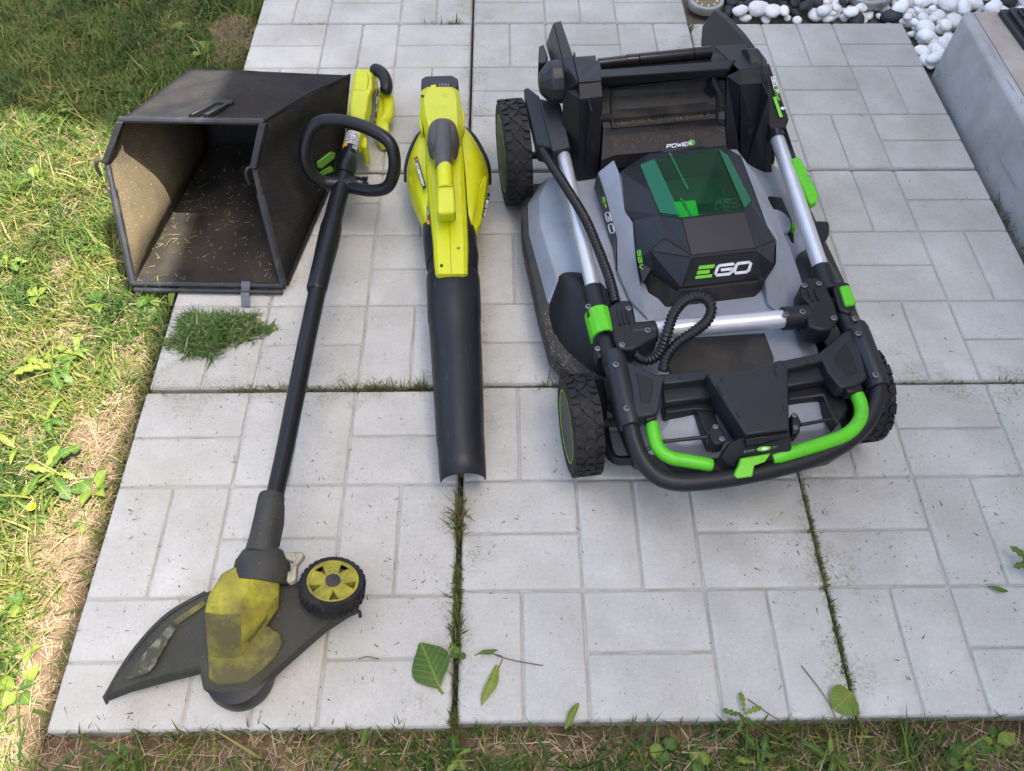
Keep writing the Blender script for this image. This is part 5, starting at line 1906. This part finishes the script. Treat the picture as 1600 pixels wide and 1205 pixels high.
MB().tube([K(1112, 682, .165), K(1037, 690, .165), K(1004, 706, .160)], .0032, 8).build('bail_rod', M_mblack, mower)
MB().tube([K(1250, 664, .165), K(1300, 655, .165)], .0032, 8).build('bail_rod', M_mblack, mower)
prism_px('lever_socket', [(1006, 646), (1024, 642), (1028, 654), (1010, 658)], .182, .022, M_mblack, bevel=.003)
prism_px('lever_socket', [(1318, 602), (1345, 596), (1350, 610), (1326, 614)], .182, .022, M_mblack, bevel=.003)
gl_ = bez([K(1017, 650, .170), K(1022, 682, .166), K(1030, 702, .163), K(1048, 715, .160), K(1078, 721, .158), K(1113, 727, .156)], 7)
MB().tube(gl_, [.0090] * 3 + [.0108] * (len(gl_) - 4) + [.009], 14).build('drive_lever', M_green, mower)
gr_ = bez([K(1334, 606, .170), K(1345, 634, .167), K(1343, 657, .165), K(1322, 679, .162), K(1280, 695, .160), K(1206, 717, .157)], 7)
MB().tube(gr_, [.0098] * 3 + [.0112] * (len(gr_) - 4) + [.009], 14).build('drive_lever', M_green, mower)


# hoses
def hose(pts, r_, name='cable_hose', step=.0016):
    p = bez(pts, 30)
    # resample evenly
    d = [0]
    for a, b in zip(p, p[1:]):
        d.append(d[-1] + (b - a).length)
    n = int(d[-1] / step)
    out, rad = [], []
    j = 0
    for k in range(n + 1):
        s = d[-1] * k / n
        while j < len(d) - 2 and d[j + 1] < s:
            j += 1
        t = (s - d[j]) / max(1e-9, d[j + 1] - d[j])
        out.append(p[j] * (1 - t) + p[j + 1] * t)
        rad.append(r_ if k % 4 in (0, 1) else r_ * .80)
    MB().tube(out, rad, 10).build(name, M_hose, mower, angle=70)


hose([K(846, 232, .195), K(862, 258, .212), K(888, 298, .222), K(916, 345, .220), K(937, 395, .208), K(952, 435, .20), K(962, 474, .195)], .0095)
hose([K(990, 538, .185), K(996, 556, .180), K(1012, 563, .180), K(1030, 552, .195), K(1042, 522, .222), K(1052, 492, .235), K(1070, 470, .24), (K(1094, 464, .24)), K(1111, 478, .236), K(1106, 500, .228), K(1085, 518, .222), K(1060, 535, .21), K(1042, 556, .195), K(1036, 580, .185)], .0095)

# ================================================================== leaf blower
M_lime = mat('lime_plastic', (0.52, 0.55, 0.006), rough=0.38, var=0.05, vscale=14.0, bump=0.05, bscale=800.0, dirt=(0.40, 0.42, 0.03), dirt_amt=0.30, dscale=40.0, specks=(0.20, 0.20, 0.03),
             speck_scale=230.0, speck_cut=0.775)
M_grip = mat('grey_rubber_grip', (0.072, 0.068, 0.070), rough=0.62, var=0.12, vscale=30.0, bump=0.35, bscale=800.0, specks=(0.20, 0.19, 0.16), speck_scale=300.0, speck_cut=0.75)
M_tubeblk = mat('blower_tube_black', (0.013, 0.014, 0.017), spec=0.36, rough=0.44, var=0.15, vscale=12.0, bump=0.10, bscale=700.0, specks=(0.13, 0.12, 0.11), speck_scale=230.0, speck_cut=0.76,
                scratch=((0.060, 0.058, 0.056), (330.0, 22.0, 90.0), (0, 0, 0.05), 0.68))
M_battery = mat('battery_case', (0.018, 0.020, 0.026), rough=0.38, var=0.1, vscale=20.0, bump=0.1, bscale=800.0)
M_lblred = mat('label_red', (0.45, 0.10, 0.07), rough=0.5)
M_lblwhite = mat('label_print', (0.50, 0.52, 0.55), rough=0.5, var=.5, vscale=420.0, dirt=(0.05, 0.05, 0.06), dirt_amt=0.48, dscale=330.0, dsoft=0.05)
M_lblyel = mat('label_yellow', (0.75, 0.42, 0.05), rough=0.5, var=.25, vscale=300.0)
M_lblblue = mat('label_blue', (0.10, 0.25, 0.42), rough=0.5, var=.3, vscale=300.0)

M_limeseam = mat('lime_seam', (0.30, 0.31, 0.01), rough=0.6)
BR_ = K(700, 300, 0)
blower = empty('leaf_blower', BR_)
tag(blower, 'lime yellow leaf blower with a long black tapering nozzle lying along the joint', 'leaf blower')


def depth(p):
    return -((p - CAM_LOC) @ cam_rot).z


def prism_b(name, pts, z, depth_, m, parent=blower, bevel=.003, shift=None, seg=3):
    return MB().prism(PP(pts, z), (0, 0, -depth_) if shift is None else shift).build(name, m, parent, bevel=bevel, seg=seg)


def taper(name, secs, m, parent, seg=28, caps=(False, False), smooth=40, squash=1.0):
    """round tube through sections (x_left, x_right, y, z of the axis)"""
    pts, rs = [], []
    for xl, xr, y, z in secs:
        p = K((xl + xr) / 2, y, z)
        pts.append(p)
        rr = (xr - xl) / 2 / FPX * depth(p)
        rs.append((rr * squash, rr))
    mb = MB()
    mb.tube(pts, rs, seg, caps=False, up=(0, 0, 1))
    n0 = 0
    if caps[0]:
        mb.f.append(list(range(seg)))
    if caps[1]:
        mb.f.append(list(range(len(mb.v) - seg, len(mb.v))))
    return mb.build(name, m, parent, angle=smooth), pts, rs


# tube and nozzle
tb1, _, _ = taper('tube', [(660, 742, 335, .086), (662, 745, 385, .083), (664, 748, 402, .082), (665.5, 749, 411, .081), (669, 747, 413, .081), (669, 747, 436, .079)], M_tubeblk, blower)
nz, np_, nr_ = taper('nozzle', [(667, 749, 434, .080), (666, 750, 441, .0795), (667.5, 751.5, 474, .077), (668.2, 752.2, 500, .075), (670, 751, 503, .075), (674, 753.5, 560, .070), (679, 756, 640, .062), (681.5, 757.5, 688, .057),
                                  (683, 758, 690, .057), (685, 759, 722, .053), (687.5, 760, 752, .049)], M_tubeblk, blower)
L_ = len(nz.data.vertices)
zt = sum(v.co.z for v in list(nz.data.vertices)[-28:]) / 28
for v in list(nz.data.vertices)[-28:]:
    v.co.y += max(0.0, zt - v.co.z) * 1.9
m_ = nz.modifiers.new('wall', 'SOLIDIFY'); m_.thickness = .003; m_.offset = -1
m_ = tb1.modifiers.new('wall', 'SOLIDIFY'); m_.thickness = .003; m_.offset = -1
# fan housing (volute): left and right cheeks, rounded
def cheek(name, outline, zt, parent, m):
    """domed side shell: outer rim low, inner edge high"""
    rows = []
    n = len(outline)
    for k in range(6):
        t = k / 5
        row = []
        for (xo, yo, zo, xi, yi, zi) in outline:
            a, b = K(xo, yo, zo), K(xi, yi, zi)
            p = a * (1 - t) + b * t
            p = p + V(0, 0, .022 * math.sin(math.pi * (t ** .7)))
            row.append(p)
        rows.append(row)
    mb = MB()
    mb.loft(rows, closed=False)
    # skirt down to the ground side
    mb.loft([rows[0], [p + V((p.x - BR_.x) * -.25, 0, -.055) for p in rows[0]]], closed=False)
    return mb.build(name, m, parent, subsurf=1, angle=80)


lo = [(664, 208, .10, 672, 214, .150), (652, 218, .10, 670, 222, .150), (641, 240, .095, 668, 244, .148), (635, 263, .09, 668, 268, .146), (634.5, 286, .088, 670, 290, .140), (641, 312, .085, 671, 314, .132), (650, 335, .083, 672, 334, .122), (659, 354, .082, 673, 350, .112),
      (664, 366, .082, 674, 358, .104)]
ro = [(727, 206, .10, 718, 214, .150), (741, 218, .10, 722, 222, .150), (754, 240, .095, 725, 244, .148), (763, 263, .09, 727, 268, .146), (764.5, 290, .088, 729, 292, .140), (758, 318, .085, 730, 314, .132), (751, 340, .083, 732, 334, .122), (745, 356, .082, 734, 350, .112),
      (741, 366, .082, 735, 358, .104)]
cheek('fan_cheek', lo, 0, blower, M_lime)
cheek('fan_cheek', ro, 0, blower, M_lime)
# dark intake rim behind the cheeks
rim = MB()
for o, s in ((lo, -1), (ro, 1)):
    pts = [K(a[0] + s * -1.0, a[1] - 3.5, a[2] - .014) for a in o[:5]]
    rim.tube(bez(pts, 4), .0065, 8)
rim.build('intake_rim', M_mblack, blower)
core = MB()
core.lathe(K(700, 285, .075), EU, [(.020, -.060), (.045, -.055), (.058, -.03), (.060, 0), (.058, .03), (.045, .055), (.020, .060)], 32)
core.build('fan_housing', M_mblack, blower, angle=50)
# pointed guide fins on the cheeks
for pts in ([(637, 276, .120), (645, 273, .124), (672, 325, .128), (672, 342, .120), (668, 362, .098), (660, 350, .098)], [(762, 276, .120), (757, 273, .124), (737, 318, .128), (735, 340, .120), (744, 362, .098), (752, 345, .098)]):
    prism_b('cheek_fin', pts, None, .020, M_lime, bevel=.004)
bpl_ = plane_of(K(760, 300, .11), K(750, 335, .10), K(740, 320, .125))
bl_ = decal('brand_label', [[(760.5, 301), (763.5, 304), (754.5, 341), (751.5, 338)]], bpl_, M_mblack, blower, lift=.003)
decal('lettering', word('RYOBI', (754.6, 337), (1.1, -4.9), (2.2, 1.2), 1.35, .22), (bpl_[0] + bpl_[1] * .0042, bpl_[1]), M_white, bl_)
# spine along the top
sp = MB()
secs = [(664, 669, 717, 722, 215, .172), (665, 672, 719, 726, 260, .166), (670, 679, 721, 729, 320, .156), (676, 683, 724, 732, 380, .144), (679, 685, 725, 732, 428, .136)]
rings = []
for a, b, c, d, y, z in secs:
    rings.append([K(a, y, z - .022), K(a + 1.5, y, z - .006), K(b, y, z), K((b + c) / 2, y, z + .0015), K(c, y, z), K(d - 1.5, y, z - .006), K(d, y, z - .022)])
a, b, c, d, y, z = secs[-1]
rings.append([K(a + 1, 431, z - .026), K(a + 2.5, 432, z - .012), K(b + 1, 434, z - .010), K((b + c) / 2, 434.5, z - .009), K(c - .5, 433, z - .010), K(d - 2, 431, z - .012), K(d - .5, 430, z - .026)])
sp.loft(rings, closed=False)
sp.loft([rings[-1], [p + V(0, .01, -.035) for p in rings[-1]]], closed=False)
sp.loft([rings[0], [p + V(0, 0, -.05) for p in rings[0]]], closed=False)
for side in (0, 6):
    sp.loft([[r_[side] for r_ in rings], [r_[side] + V(0, 0, -.045) for r_ in rings]], closed=False)
spine = sp.build('spine', M_lime, blower, bevel=.0015, angle=28)
MB().tube([r_[3] + V(0, 0, .0002) for r_ in rings[2:-1]], .0007, 6).build('seam', M_limeseam, blower)
# rear housing and battery
hs_ = MB()
hr = []
for xl, xr, y, z, zb, ch in ((664, 710, 136, .176, .10, 6), (659, 716, 141, .180, .09, 7), (656, 720, 153, .186, .08, 7), (657, 722, 180, .194, .08, 8), (661, 724, 196, .200, .08, 9), (664, 723, 212, .196, .08, 9), (666, 722, 232, .176, .09, 8)):
    hr.append([K(xl, y, zb + .02), K(xl, y, z - .016), K(xl + ch, y, z), K((xl + xr) / 2, y, z + .002), K(xr - ch, y, z), K(xr, y, z - .016), K(xr, y, zb + .02)])
hs_.loft(hr, closed=False)
hs_.loft([hr[0], [p + V(0, 0, -.02) for p in hr[0]]], closed=False)
hs_.build('rear_housing', M_lime, blower, bevel=.0015, angle=24)
for sx, x0 in ((-1, 657), (1, 724)):
    pts = [(x0, 170), (x0 + sx * 2.5, 178), (x0 + sx * 2.5, 192), (x0, 203)] if sx < 0 else [(x0 - 1, 170), (x0 + 2, 178), (x0 + 2, 196), (x0, 205)]
    prism_b('side_latch', pts + [(x0 - sx * 4, 205), (x0 - sx * 4, 168)], .165, .02, M_lime, bevel=.003)
bt_ = [(665, 118.5, .170), (706, 117, .170), (715.5, 122.5, .166), (717, 137, .158), (709, 136, .166), (664, 137, .166), (658, 141, .158), (658, 123, .166)]
MB().prism(PP(bt_), (0, 0, -.05)).build('battery', M_battery, blower, bevel=.003)
MB().prism(PP([(659, 131, .171), (663, 130.5, .173), (709, 129, .173), (714, 130, .171), (715, 137, .166), (659, 139, .166)]), (0, 0, -.02)).build('battery_collar', M_mblack, blower, bevel=.0012)
prism_b('battery_latch', [(673, 133), (681.5, 132), (681.5, 137), (673, 137.5)], .176, .01, M_lime, bevel=.001)
cb = MB()
for k in range(5):
    x0 = 686 + 3.4 * k
    cb.prism(PP([(x0, 130.5), (x0 + 1.6, 130.4), (x0 + 1.6, 135), (x0, 135)], .1755), (0, 0, -.004))
cb.build('contact_ridges', M_pgrey, blower)
# grip: soft collar, round handle, front post
gc = MB()
crings = []
for xl, xr, y, z, dz in ((686, 698, 188, .200, .004), (676, 708, 190.5, .203, .010), (670, 714, 198, .208, .018), (668, 715, 210, .212, .022), (669, 714, 222, .212, .024), (673, 711, 236, .208, .022), (679, 706, 240, .206, .018)):
    c_ = K((xl + xr) / 2, y, z)
    w_ = (xr - xl) / 2 / FPX * depth(c_)
    crings.append([c_ + V(math.cos(math.pi * k / 12) * w_, 0, math.sin(math.pi * k / 12) * dz) for k in range(13)])
gc.loft(crings, closed=False)
gc.loft([[p for p in r_] for r_ in ([r0[0] for r0 in crings], [r0[0] + V(.003, 0, -.02) for r0 in crings])], closed=False)
gc.loft([[r0[-1] for r0 in crings], [r0[-1] + V(-.003, 0, -.02) for r0 in crings]], closed=False)
gc.build('grip_collar', M_grip, blower, subsurf=1, angle=80)
taper('handle', [(679, 706, 200, .220), (678.5, 706.5, 212, .222), (679, 706, 235, .225), (680, 706, 262, .226), (681, 706, 265, .226)], M_grip, blower, seg=20, caps=(True, True))
taper('handle_front', [(681.5, 707, 263, .226), (682, 708, 270, .2275), (682.5, 708.5, 284, .226), (683, 709, 297, .222)], M_lime, blower, seg=20, caps=(True, True))
fp = MB()
fp.loft([PP([(683, 291, .232), (709, 290, .232), (712, 328, .205), (710, 335, .200), (686, 336, .200), (683, 329, .205)]),
         PP([(683, 303, .150), (711, 302, .150), (713, 345, .140), (711, 349, .140), (686, 350, .140), (683, 345, .140)])])
fp.build('handle_post', M_lime, blower, bevel=.005, seg=3)
for (px_, py_, z_) in ((660, 150, .186), (681.5, 389, .137), (672, 250, .166), (690, 415, .139), (716, 388, .1425)):
    MB().lathe(K(px_, py_, z_ + .0005), V(0, 0, 1), [(.0030, -.002), (.0030, .0008), (.0016, .0008), (.0014, -.001)], 12).build('screw_hole', M_mblack, blower)
# printed labels
lp_ = plane_of(K(650, 250, .152), K(664, 297, .142), K(668, 270, .150))
lab = decal('warning_label', [[(647, 250), (653, 246.5), (667, 294), (662.5, 299)]], lp_, M_mblack, blower, lift=.004)
decal('warning_label', [[(649, 257), (653.5, 255), (664.5, 292), (661.5, 293.5)]], (lp_[0] + lp_[1] * .0014, lp_[1]), M_lblwhite, lab, lift=.004)
decal('warning_label', [[(647.8, 252), (653, 249), (653.6, 253), (648.8, 256)]], (lp_[0] + lp_[1] * .0014, lp_[1]), M_lblred, lab, lift=.004)
for k, mm in enumerate((M_lblyel, M_lblblue, M_lblwhite, M_lblred, M_lblyel)):
    y0 = 315 + 7.5 * k
    x0 = 667.5 + .55 * k
    lp2 = plane_of(K(667, 315, .124), K(671, 352, .116), K(673, 330, .128))
    decal('warning_label', [[(x0 - .5, y0), (x0 + 3.0, y0), (x0 + 3.6, y0 + 6.4), (x0 + .2, y0 + 6.4)]], lp2, mm, blower, lift=.003)

# ================================================================== string trimmer
M_shaft = mat('trimmer_shaft', (0.008, 0.0085, 0.0105), spec=0.36, rough=0.34, var=0.1, vscale=20.0, bump=0.05, bscale=700.0, specks=(0.20, 0.19, 0.17), speck_scale=260.0, speck_cut=0.765)
M_dhead = mat('trimmer_dirty_black', (0.020, 0.021, 0.023), rough=0.6, var=0.2, vscale=20.0, bump=0.3, bscale=500.0, dirt=(0.055, 0.053, 0.036), dirt_amt=0.42, dscale=24.0, dsoft=0.2, specks=(0.17, 0.16, 0.10),
              speck_scale=330.0, speck_cut=0.69)
M_guard = mat('trimmer_guard_grimed', (0.024, 0.025, 0.022), rough=0.7, var=0.3, vscale=16.0, bump=0.5, bscale=420.0, dirt=(0.046, 0.045, 0.029), dirt_amt=0.48, dscale=26.0, dsoft=0.2, specks=(0.13, 0.13, 0.07),
              speck_scale=360.0, speck_cut=0.69)
M_limed = mat('lime_plastic_grimed', (0.40, 0.375, 0.012), rough=0.55, var=0.18, vscale=30.0, bump=0.5, bscale=420.0, dirt=(0.15, 0.13, 0.034), dirt_amt=0.52, dscale=34.0, dsoft=0.20, specks=(0.10, 0.095, 0.035),
              speck_scale=330.0, speck_cut=0.66)
M_limeg = mat('lime_plastic_muddy', (0.26, 0.24, 0.02), rough=0.7, var=0.25, vscale=30.0, bump=0.6, bscale=380.0, dirt=(0.085, 0.075, 0.030), dirt_amt=0.62, dscale=30.0, dsoft=0.14, specks=(0.24, 0.22, 0.06),
              speck_scale=330.0, speck_cut=0.70)
M_ivory = mat('ivory_plastic', (0.40, 0.38, 0.29), rough=0.6, var=0.2, vscale=40.0, dirt=(0.15, 0.15, 0.09), dirt_amt=0.45, dscale=50.0)
M_bleach = mat('worn_label', (0.155, 0.155, 0.115), rough=0.8, var=0.4, vscale=60.0, dirt=(0.05, 0.05, 0.032), dirt_amt=0.54, dscale=55.0, dsoft=0.06)

trim = empty('string_trimmer', K(380, 1000, 0))
tag(trim, 'yellow and black string trimmer with grimy head, lying with its shaft up the left slabs', 'string trimmer')


def prism_t(name, pts, z, depth_, m, bevel=.003, shift=None, seg=3, parent=trim):
    return MB().prism(PP(pts, z), (0, 0, -depth_) if shift is None else shift).build(name, m, parent, bevel=bevel, seg=seg)


def taper_t(name, secs, m, **k):
    return taper(name, secs, m, trim, **k)[0]


def rod(name, pts, m, seg=18):
    """(x, y, z, radius in px)"""
    P_ = [K(x, y, z) for x, y, z, r_ in pts]
    R_ = [r_ / FPX * depth(p) for p, (x, y, z, r_) in zip(P_, pts)]
    return MB().tube(P_, R_, seg).build(name, m, trim, angle=35)


rod('shaft', [(427, 786, .128, 14), (444, 710, .125, 14), (462, 620, .120, 14), (480, 530, .116, 13.8), (497, 450, .112, 13.6)], M_shaft)
rod('shaft_coupler', [(494, 456, .113, 14), (495, 452, .113, 16), (504, 415, .111, 16.2), (512, 382, .109, 17.2), (517, 358, .108, 17.0), (520, 344, .107, 14.5), (530, 305, .106, 14), (539, 268, .105, 14)], M_shaft)
rod('shaft_collar', [(537, 276, .105, 16), (539, 266, .105, 17.5), (543, 252, .105, 17.5), (544, 248, .105, 15)], M_shaft)
rod('upper_shaft', [(543, 252, .104, 12), (551, 215, .102, 12), (557, 188, .100, 12)], M_shaft)
# printed wrap on the upper shaft
wp_ = [K(546.5, 238, .1035), K(552, 213, .102)]
wr_ = [12.4 / FPX * depth(p) for p in wp_]
def wrap(a0, a1, t0, t1, m, nm='shaft_label'):
    d = (wp_[1] - wp_[0])
    t = d.normalized()
    n_ = (V(0, 0, 1) - t * t.z).normalized()
    b_ = t.cross(n_)
    rows = []
    for tt in (t0, t1):
        c_ = wp_[0] + d * tt
        rows.append([c_ + (n_ * math.cos(math.radians(a0 + (a1 - a0) * k / 8)) + b_ * math.sin(math.radians(a0 + (a1 - a0) * k / 8))) * (wr_[0] + .0004) for k in range(9)])
    MB().loft(rows, closed=False).build(nm, m, trim)
wrap(-85, 75, .16, .98, M_lblwhite)
wrap(-70, -10, -.02, .26, M_lblyel)
wrap(30, 70, -.10, .12, M_lblwhite)
# loop handle
lp3 = bez([K(530, 287, .112), K(505, 284, .120), K(484, 268, .145), (K(476, 240, .180)), K(483, 207, .215), K(502, 190, .232), K(540, 190, .236), K(580, 203, .230), K(607, 221, .218), K(616, 244, .195), K(615, 272, .160),
           K(604, 293, .130), K(580, 298, .116), K(548, 293, .108)], 6)
MB().tube(lp3, .0128, 16).build('loop_handle', M_shaft, trim)
MB().tube([K(512, 286, .108), K(556, 290, .106)], .017, 14).build('handle_clamp', M_shaft, trim)
cl = MB()
cl.tube([K(552, 277, .112), K(573, 282, .116)], .0035, 8)
cl.tube([K(566, 278, .120), K(574, 279, .121)], .003, 8)
cl.tube([K(566, 286, .112), K(575, 287, .113)], .003, 8)
cl.build('clamp_bolt', M_mblack, trim)
# rear handle housing
rh = MB()
rr_ = []
for xl, xr, y, z, ch in ((557, 579, 108, .092, 5), (552, 586, 116, .104, 6), (549, 588, 138, .112, 7), (546, 583, 150, .117, 8), (543.5, 579, 175, .120, 8), (541.5, 572, 200, .116, 7), (541, 566, 220, .106, 6)):
    rr_.append([K(xl, y, .035), K(xl, y, z - .012), K(xl + ch * .55, y, z), K(xr - ch, y, z + .002), K(xr, y, z - .020), K(xr + 3, y, .055), K(xr + 2, y, .035)])
rh.loft(rr_, closed=False)
rh.loft([rr_[0], [p + V(0, .004, -.028) for p in rr_[0]]], closed=False)
rh.loft([rr_[-1], [p + V(0, 0, -.03) for p in rr_[-1]]], closed=False)
rh.build('rear_housing', M_lime, trim, bevel=.0035, seg=2, angle=30)
prism_t('raised_panel', [(555, 120), (559, 111), (573, 110), (576, 118), (574, 140), (552, 140)], .1165, .008, M_lime, bevel=.004)
gp_ = bez([K(580, 109, .092), K(592, 111, .092), K(601, 121, .088), (K(604, 136, .08)), K(600, 146, .072)], 5)
MB().tube(gp_, [.010, .013, .0145, .015] + [.0148] * (len(gp_) - 6) + [.013, .008], 12).build('rear_grip', M_mblack, trim)
lg = bez([K(601, 143, .055), K(606, 158, .045), K(606, 178, .040), K(600, 190, .038), K(590, 197, .036)], 5)
MB().tube(lg, .0155, 12).build('battery_foot', M_lime, trim)
prism_t('trigger_guard', [(588, 186), (600, 184), (608, 194), (606, 206), (592, 210), (584, 198)], .055, .05, M_lime, bevel=.006)
prism_t('trigger_web', [(588, 150), (606, 146), (607, 172), (598, 186), (588, 186)], .050, .03, M_lime, bevel=.005)
prism_t('housing_tip', [(564, 212), (572, 212), (574, 226), (570, 231), (563, 228)], .085, .05, M_lime, bevel=.004)
pl_ = plane_of(K(589, 140, .09), K(577, 186, .09), K(587, 165, .055))
lab = decal('brand_label', [[(584, 152), (589, 137), (590, 156), (584, 177)]], pl_, M_mblack, trim, lift=.003)
decal('lettering', word('RYOBI', (585.6, 174), (.55, -4.6), (2.6, -1.0), 1.3, .2), (pl_[0] + pl_[1] * .0042, pl_[1]), M_white, lab)
# guard
gtop = [(321, 926, .070), (288, 944, .066), (260, 962, .062), (230, 990, .056), (205, 1022, .050), (184, 1050, .044), (172, 1068, .040), (163, 1091, .032), (196, 1078, .040), (253, 1060, .047), (311, 1046, .056), (318, 1078, .054),
        (347, 1092, .052), (390, 1086, .052), (428, 1048, .055), (464, 1016, .056), (506, 980, .056), (540, 958, .056), (558, 950, .054), (552, 940, .058), (525, 936, .062), (480, 918, .068), (462, 905, .074), (430, 900, .080), (380, 905, .080)]
gt = PP(gtop)
ctr = sum(gt, V(0, 0, 0)) / len(gt)
gd = MB()
inn = [ctr + (p - ctr) * .90 + V(0, 0, .006) for p in gt]
low = [p + V(0, 0, -.024 if p.z > .045 else -.018) for p in gt]
gd.loft([low, gt, inn], cap0=False, cap1=True)
guard = gd.build('guard', M_guard, trim, bevel=.002, angle=30)
fan_ = MB().tube(bez([K(321, 926, .071), K(260, 962, .064), K(205, 1022, .052), K(163, 1091, .034)], 6), .0032, 8)
fan_.build('guard_rib', M_guard, guard)
for p in ((196, 1080), (165, 1096)):
    MB().prism(PP([(p[0] - 4, p[1] - 4, .030), (p[0] + 5, p[1] - 6, .030), (p[0] + 1, p[1] + 6, .008)]), (0, .004, -.006)).build('guard_tooth', M_mblack, guard)
MB().tube([K(556, 952, .052), K(562, 957, .050), K(563, 964, .044)], .003, 8).build('line_cutter', M_mblack, guard)
gpl = plane_of(K(300, 945, .0735), K(215, 1045, .056), K(270, 1030, .064))
decal('worn_label', [[(201, 1061), (219, 1030), (246, 1000), (268, 975), (276, 984), (262, 1004), (243, 1040), (233, 1052)]], gpl, M_bleach, guard, lift=.002)
decal('label_stripe', [[(272, 970), (320, 938), (324, 945), (278, 977)]], gpl, M_limeg, guard, lift=.002)
# motor head
rod('neck', [(425, 774, .128, 19), (424, 779, .128, 20.5), (418, 810, .124, 21), (412, 842, .118, 22.5), (408, 862, .114, 25)], M_dhead)
nkb = MB()
nkb.prism(PP([(431, 776, .132), (441, 780, .128), (440, 812, .122), (432, 850, .118), (422, 846, .124)]), (0, 0, -.02))
nkb.build('neck_web', M_dhead, trim, bevel=.003)
hj = MB()
hj.lathe(K(410, 888, .098), (K(424, 779, .128) - K(408, 862, .114)).normalized(), [(.024, .030), (.034, .022), (.041, .006), (.042, -.012), (.040, -.022)], 24)
hj.build('pivot_joint', M_dhead, trim)
yh = MB()
yr = [PP([(326, 1026, .070), (352, 1030, .070), (378, 1026, .070), (412, 985, .072), (436, 950, .076), (438, 915, .082), (412, 888, .088), (372, 885, .088), (345, 905, .085), (322, 960, .080)]),
      PP([(323, 1000, .096), (350, 1004, .098), (377, 1000, .098), (412, 960, .098), (436, 930, .098), (437, 908, .100), (414, 886, .104), (374, 882, .106), (345, 900, .104), (320, 955, .100)]),
      PP([(320, 957, .124), (346, 961, .127), (375, 959, .127), (398, 925, .122), (420, 905, .118), (425, 894, .116), (404, 882, .118), (374, 882, .120), (347, 896, .122), (326, 930, .124)]),
      PP([(328, 944, .132), (348, 946, .134), (371, 945, .134), (386, 922, .132), (396, 902, .128), (398, 892, .126), (388, 886, .126), (370, 887, .127), (350, 898, .129), (336, 922, .131)])]
yh.loft(yr)
yho = yh.build('motor_housing', M_limed, trim, bevel=.0022, angle=18)
fpm = MB()
fn_ = (CAM_LOC - yr[1][1]).normalized()
fpm.loft([[yr[k][i_] + fn_ * .0018 for i_ in (0, 1, 2)] for k in (2, 1, 0)], closed=False)
fpm.build('front_panel', M_limeg, yho, angle=50)
prism_t('side_vent', [(386, 962, .110), (404, 934, .112), (428, 918, .106), (432, 930, .096), (414, 968, .090), (386, 1004, .086)], None, .012, M_limeg, bevel=.002)
fl_ = MB()
ftop = PP([(324, 1020, .074), (325, 1060, .066), (340, 1071, .064), (386, 1067, .064), (408, 1048, .066), (432, 1024, .067), (442, 1004, .068), (436, 988, .070), (416, 976, .074), (380, 985, .078), (345, 990, .078)])
fl_.prism(ftop, (0, .002, -.014))
fl_.build('base_flange', M_limeg, trim, bevel=.003)
MB().lathe(K(376, 1056, .030), V(.05, .05, 1), [(.040, -.026), (.046, -.02), (.048, .0), (.046, .022), (.030, .026)], 32).build('spool', M_mblack, trim)
# edging wheel
wa = V(.172, .326, .93).normalized()
wc_ = K(520, 910, .098)
wr = 49.5 / FPX * depth(wc_)
tw = MB()
tw.lathe(wc_, wa, [(wr * .80, .004), (wr * .94, .005), (wr, -.002), (wr, -.022), (wr * .94, -.030), (wr * .5, -.030)], 48, cap=False)
tw.f.append(list(range(len(tw.v) - 48, len(tw.v))))
tyw = tw.build('wheel', M_tyre, trim)
ax_ = wa.orthogonal().normalized(); ay_ = wa.cross(ax_)
tl = MB()
for k in range(30):
    for s, o_ in ((0, 0), (1, .5)):
        a_ = 2 * math.pi * (k + o_) / 30
        d_ = ax_ * math.cos(a_) + ay_ * math.sin(a_)
        e_ = wa.cross(d_)
        tl.box(wc_ + d_ * (wr * .995) + wa * (-.0055 - .0125 * s), .0036, wr * .12, .0105, (d_, e_, wa))
tl.build('tread', M_tyre, tyw)
hubp = [(wr * .80, .002), (wr * .80, .0045), (wr * .74, .0048), (wr * .70, .002)]
MB().lathe(wc_, wa, hubp, 40, cap=False).build('rim', M_limed, tyw)
hb_ = MB()
hb_.lathe(wc_, wa, [(wr * .71, -.014), (wr * .71, -.008), (wr * .30, -.008)], 40)
hb_.build('hub_disc', M_limeg, tyw)
sp_ = MB()
for k in range(5):
    a_ = 2 * math.pi * k / 5 + .95
    d_ = ax_ * math.cos(a_) + ay_ * math.sin(a_)
    e_ = wa.cross(d_)
    q = []
    for h in (-.008, .0035):
        q.append([wc_ + wa * h + d_ * (wr * a) + e_ * (wr * b) for a, b in ((.22, -.20), (.74, -.30), (.74, .30), (.22, .20))])
    sp_.loft(q)
sp_.lathe(wc_, wa, [(wr * .30, -.008), (wr * .30, .0035), (wr * .2, .004)], 24)
sp_.build('spokes', M_limed, tyw, bevel=.001)
MB().lathe(wc_, wa, [(wr * .235, .002), (wr * .235, .0058), (wr * .18, .0068)], 24).build('hub_cap', M_dhead, tyw)
# ivory flip-out guard wire holder
prism_t('edge_lever', [(440, 862, .112), (474, 862, .112), (473, 870, .112), (463, 882, .108), (462, 905, .100), (452, 911, .098), (444, 906, .098), (446, 895, .102), (456, 889, .104), (458, 877, .108), (442, 872, .110)], None, .016, M_ivory, bevel=.003)
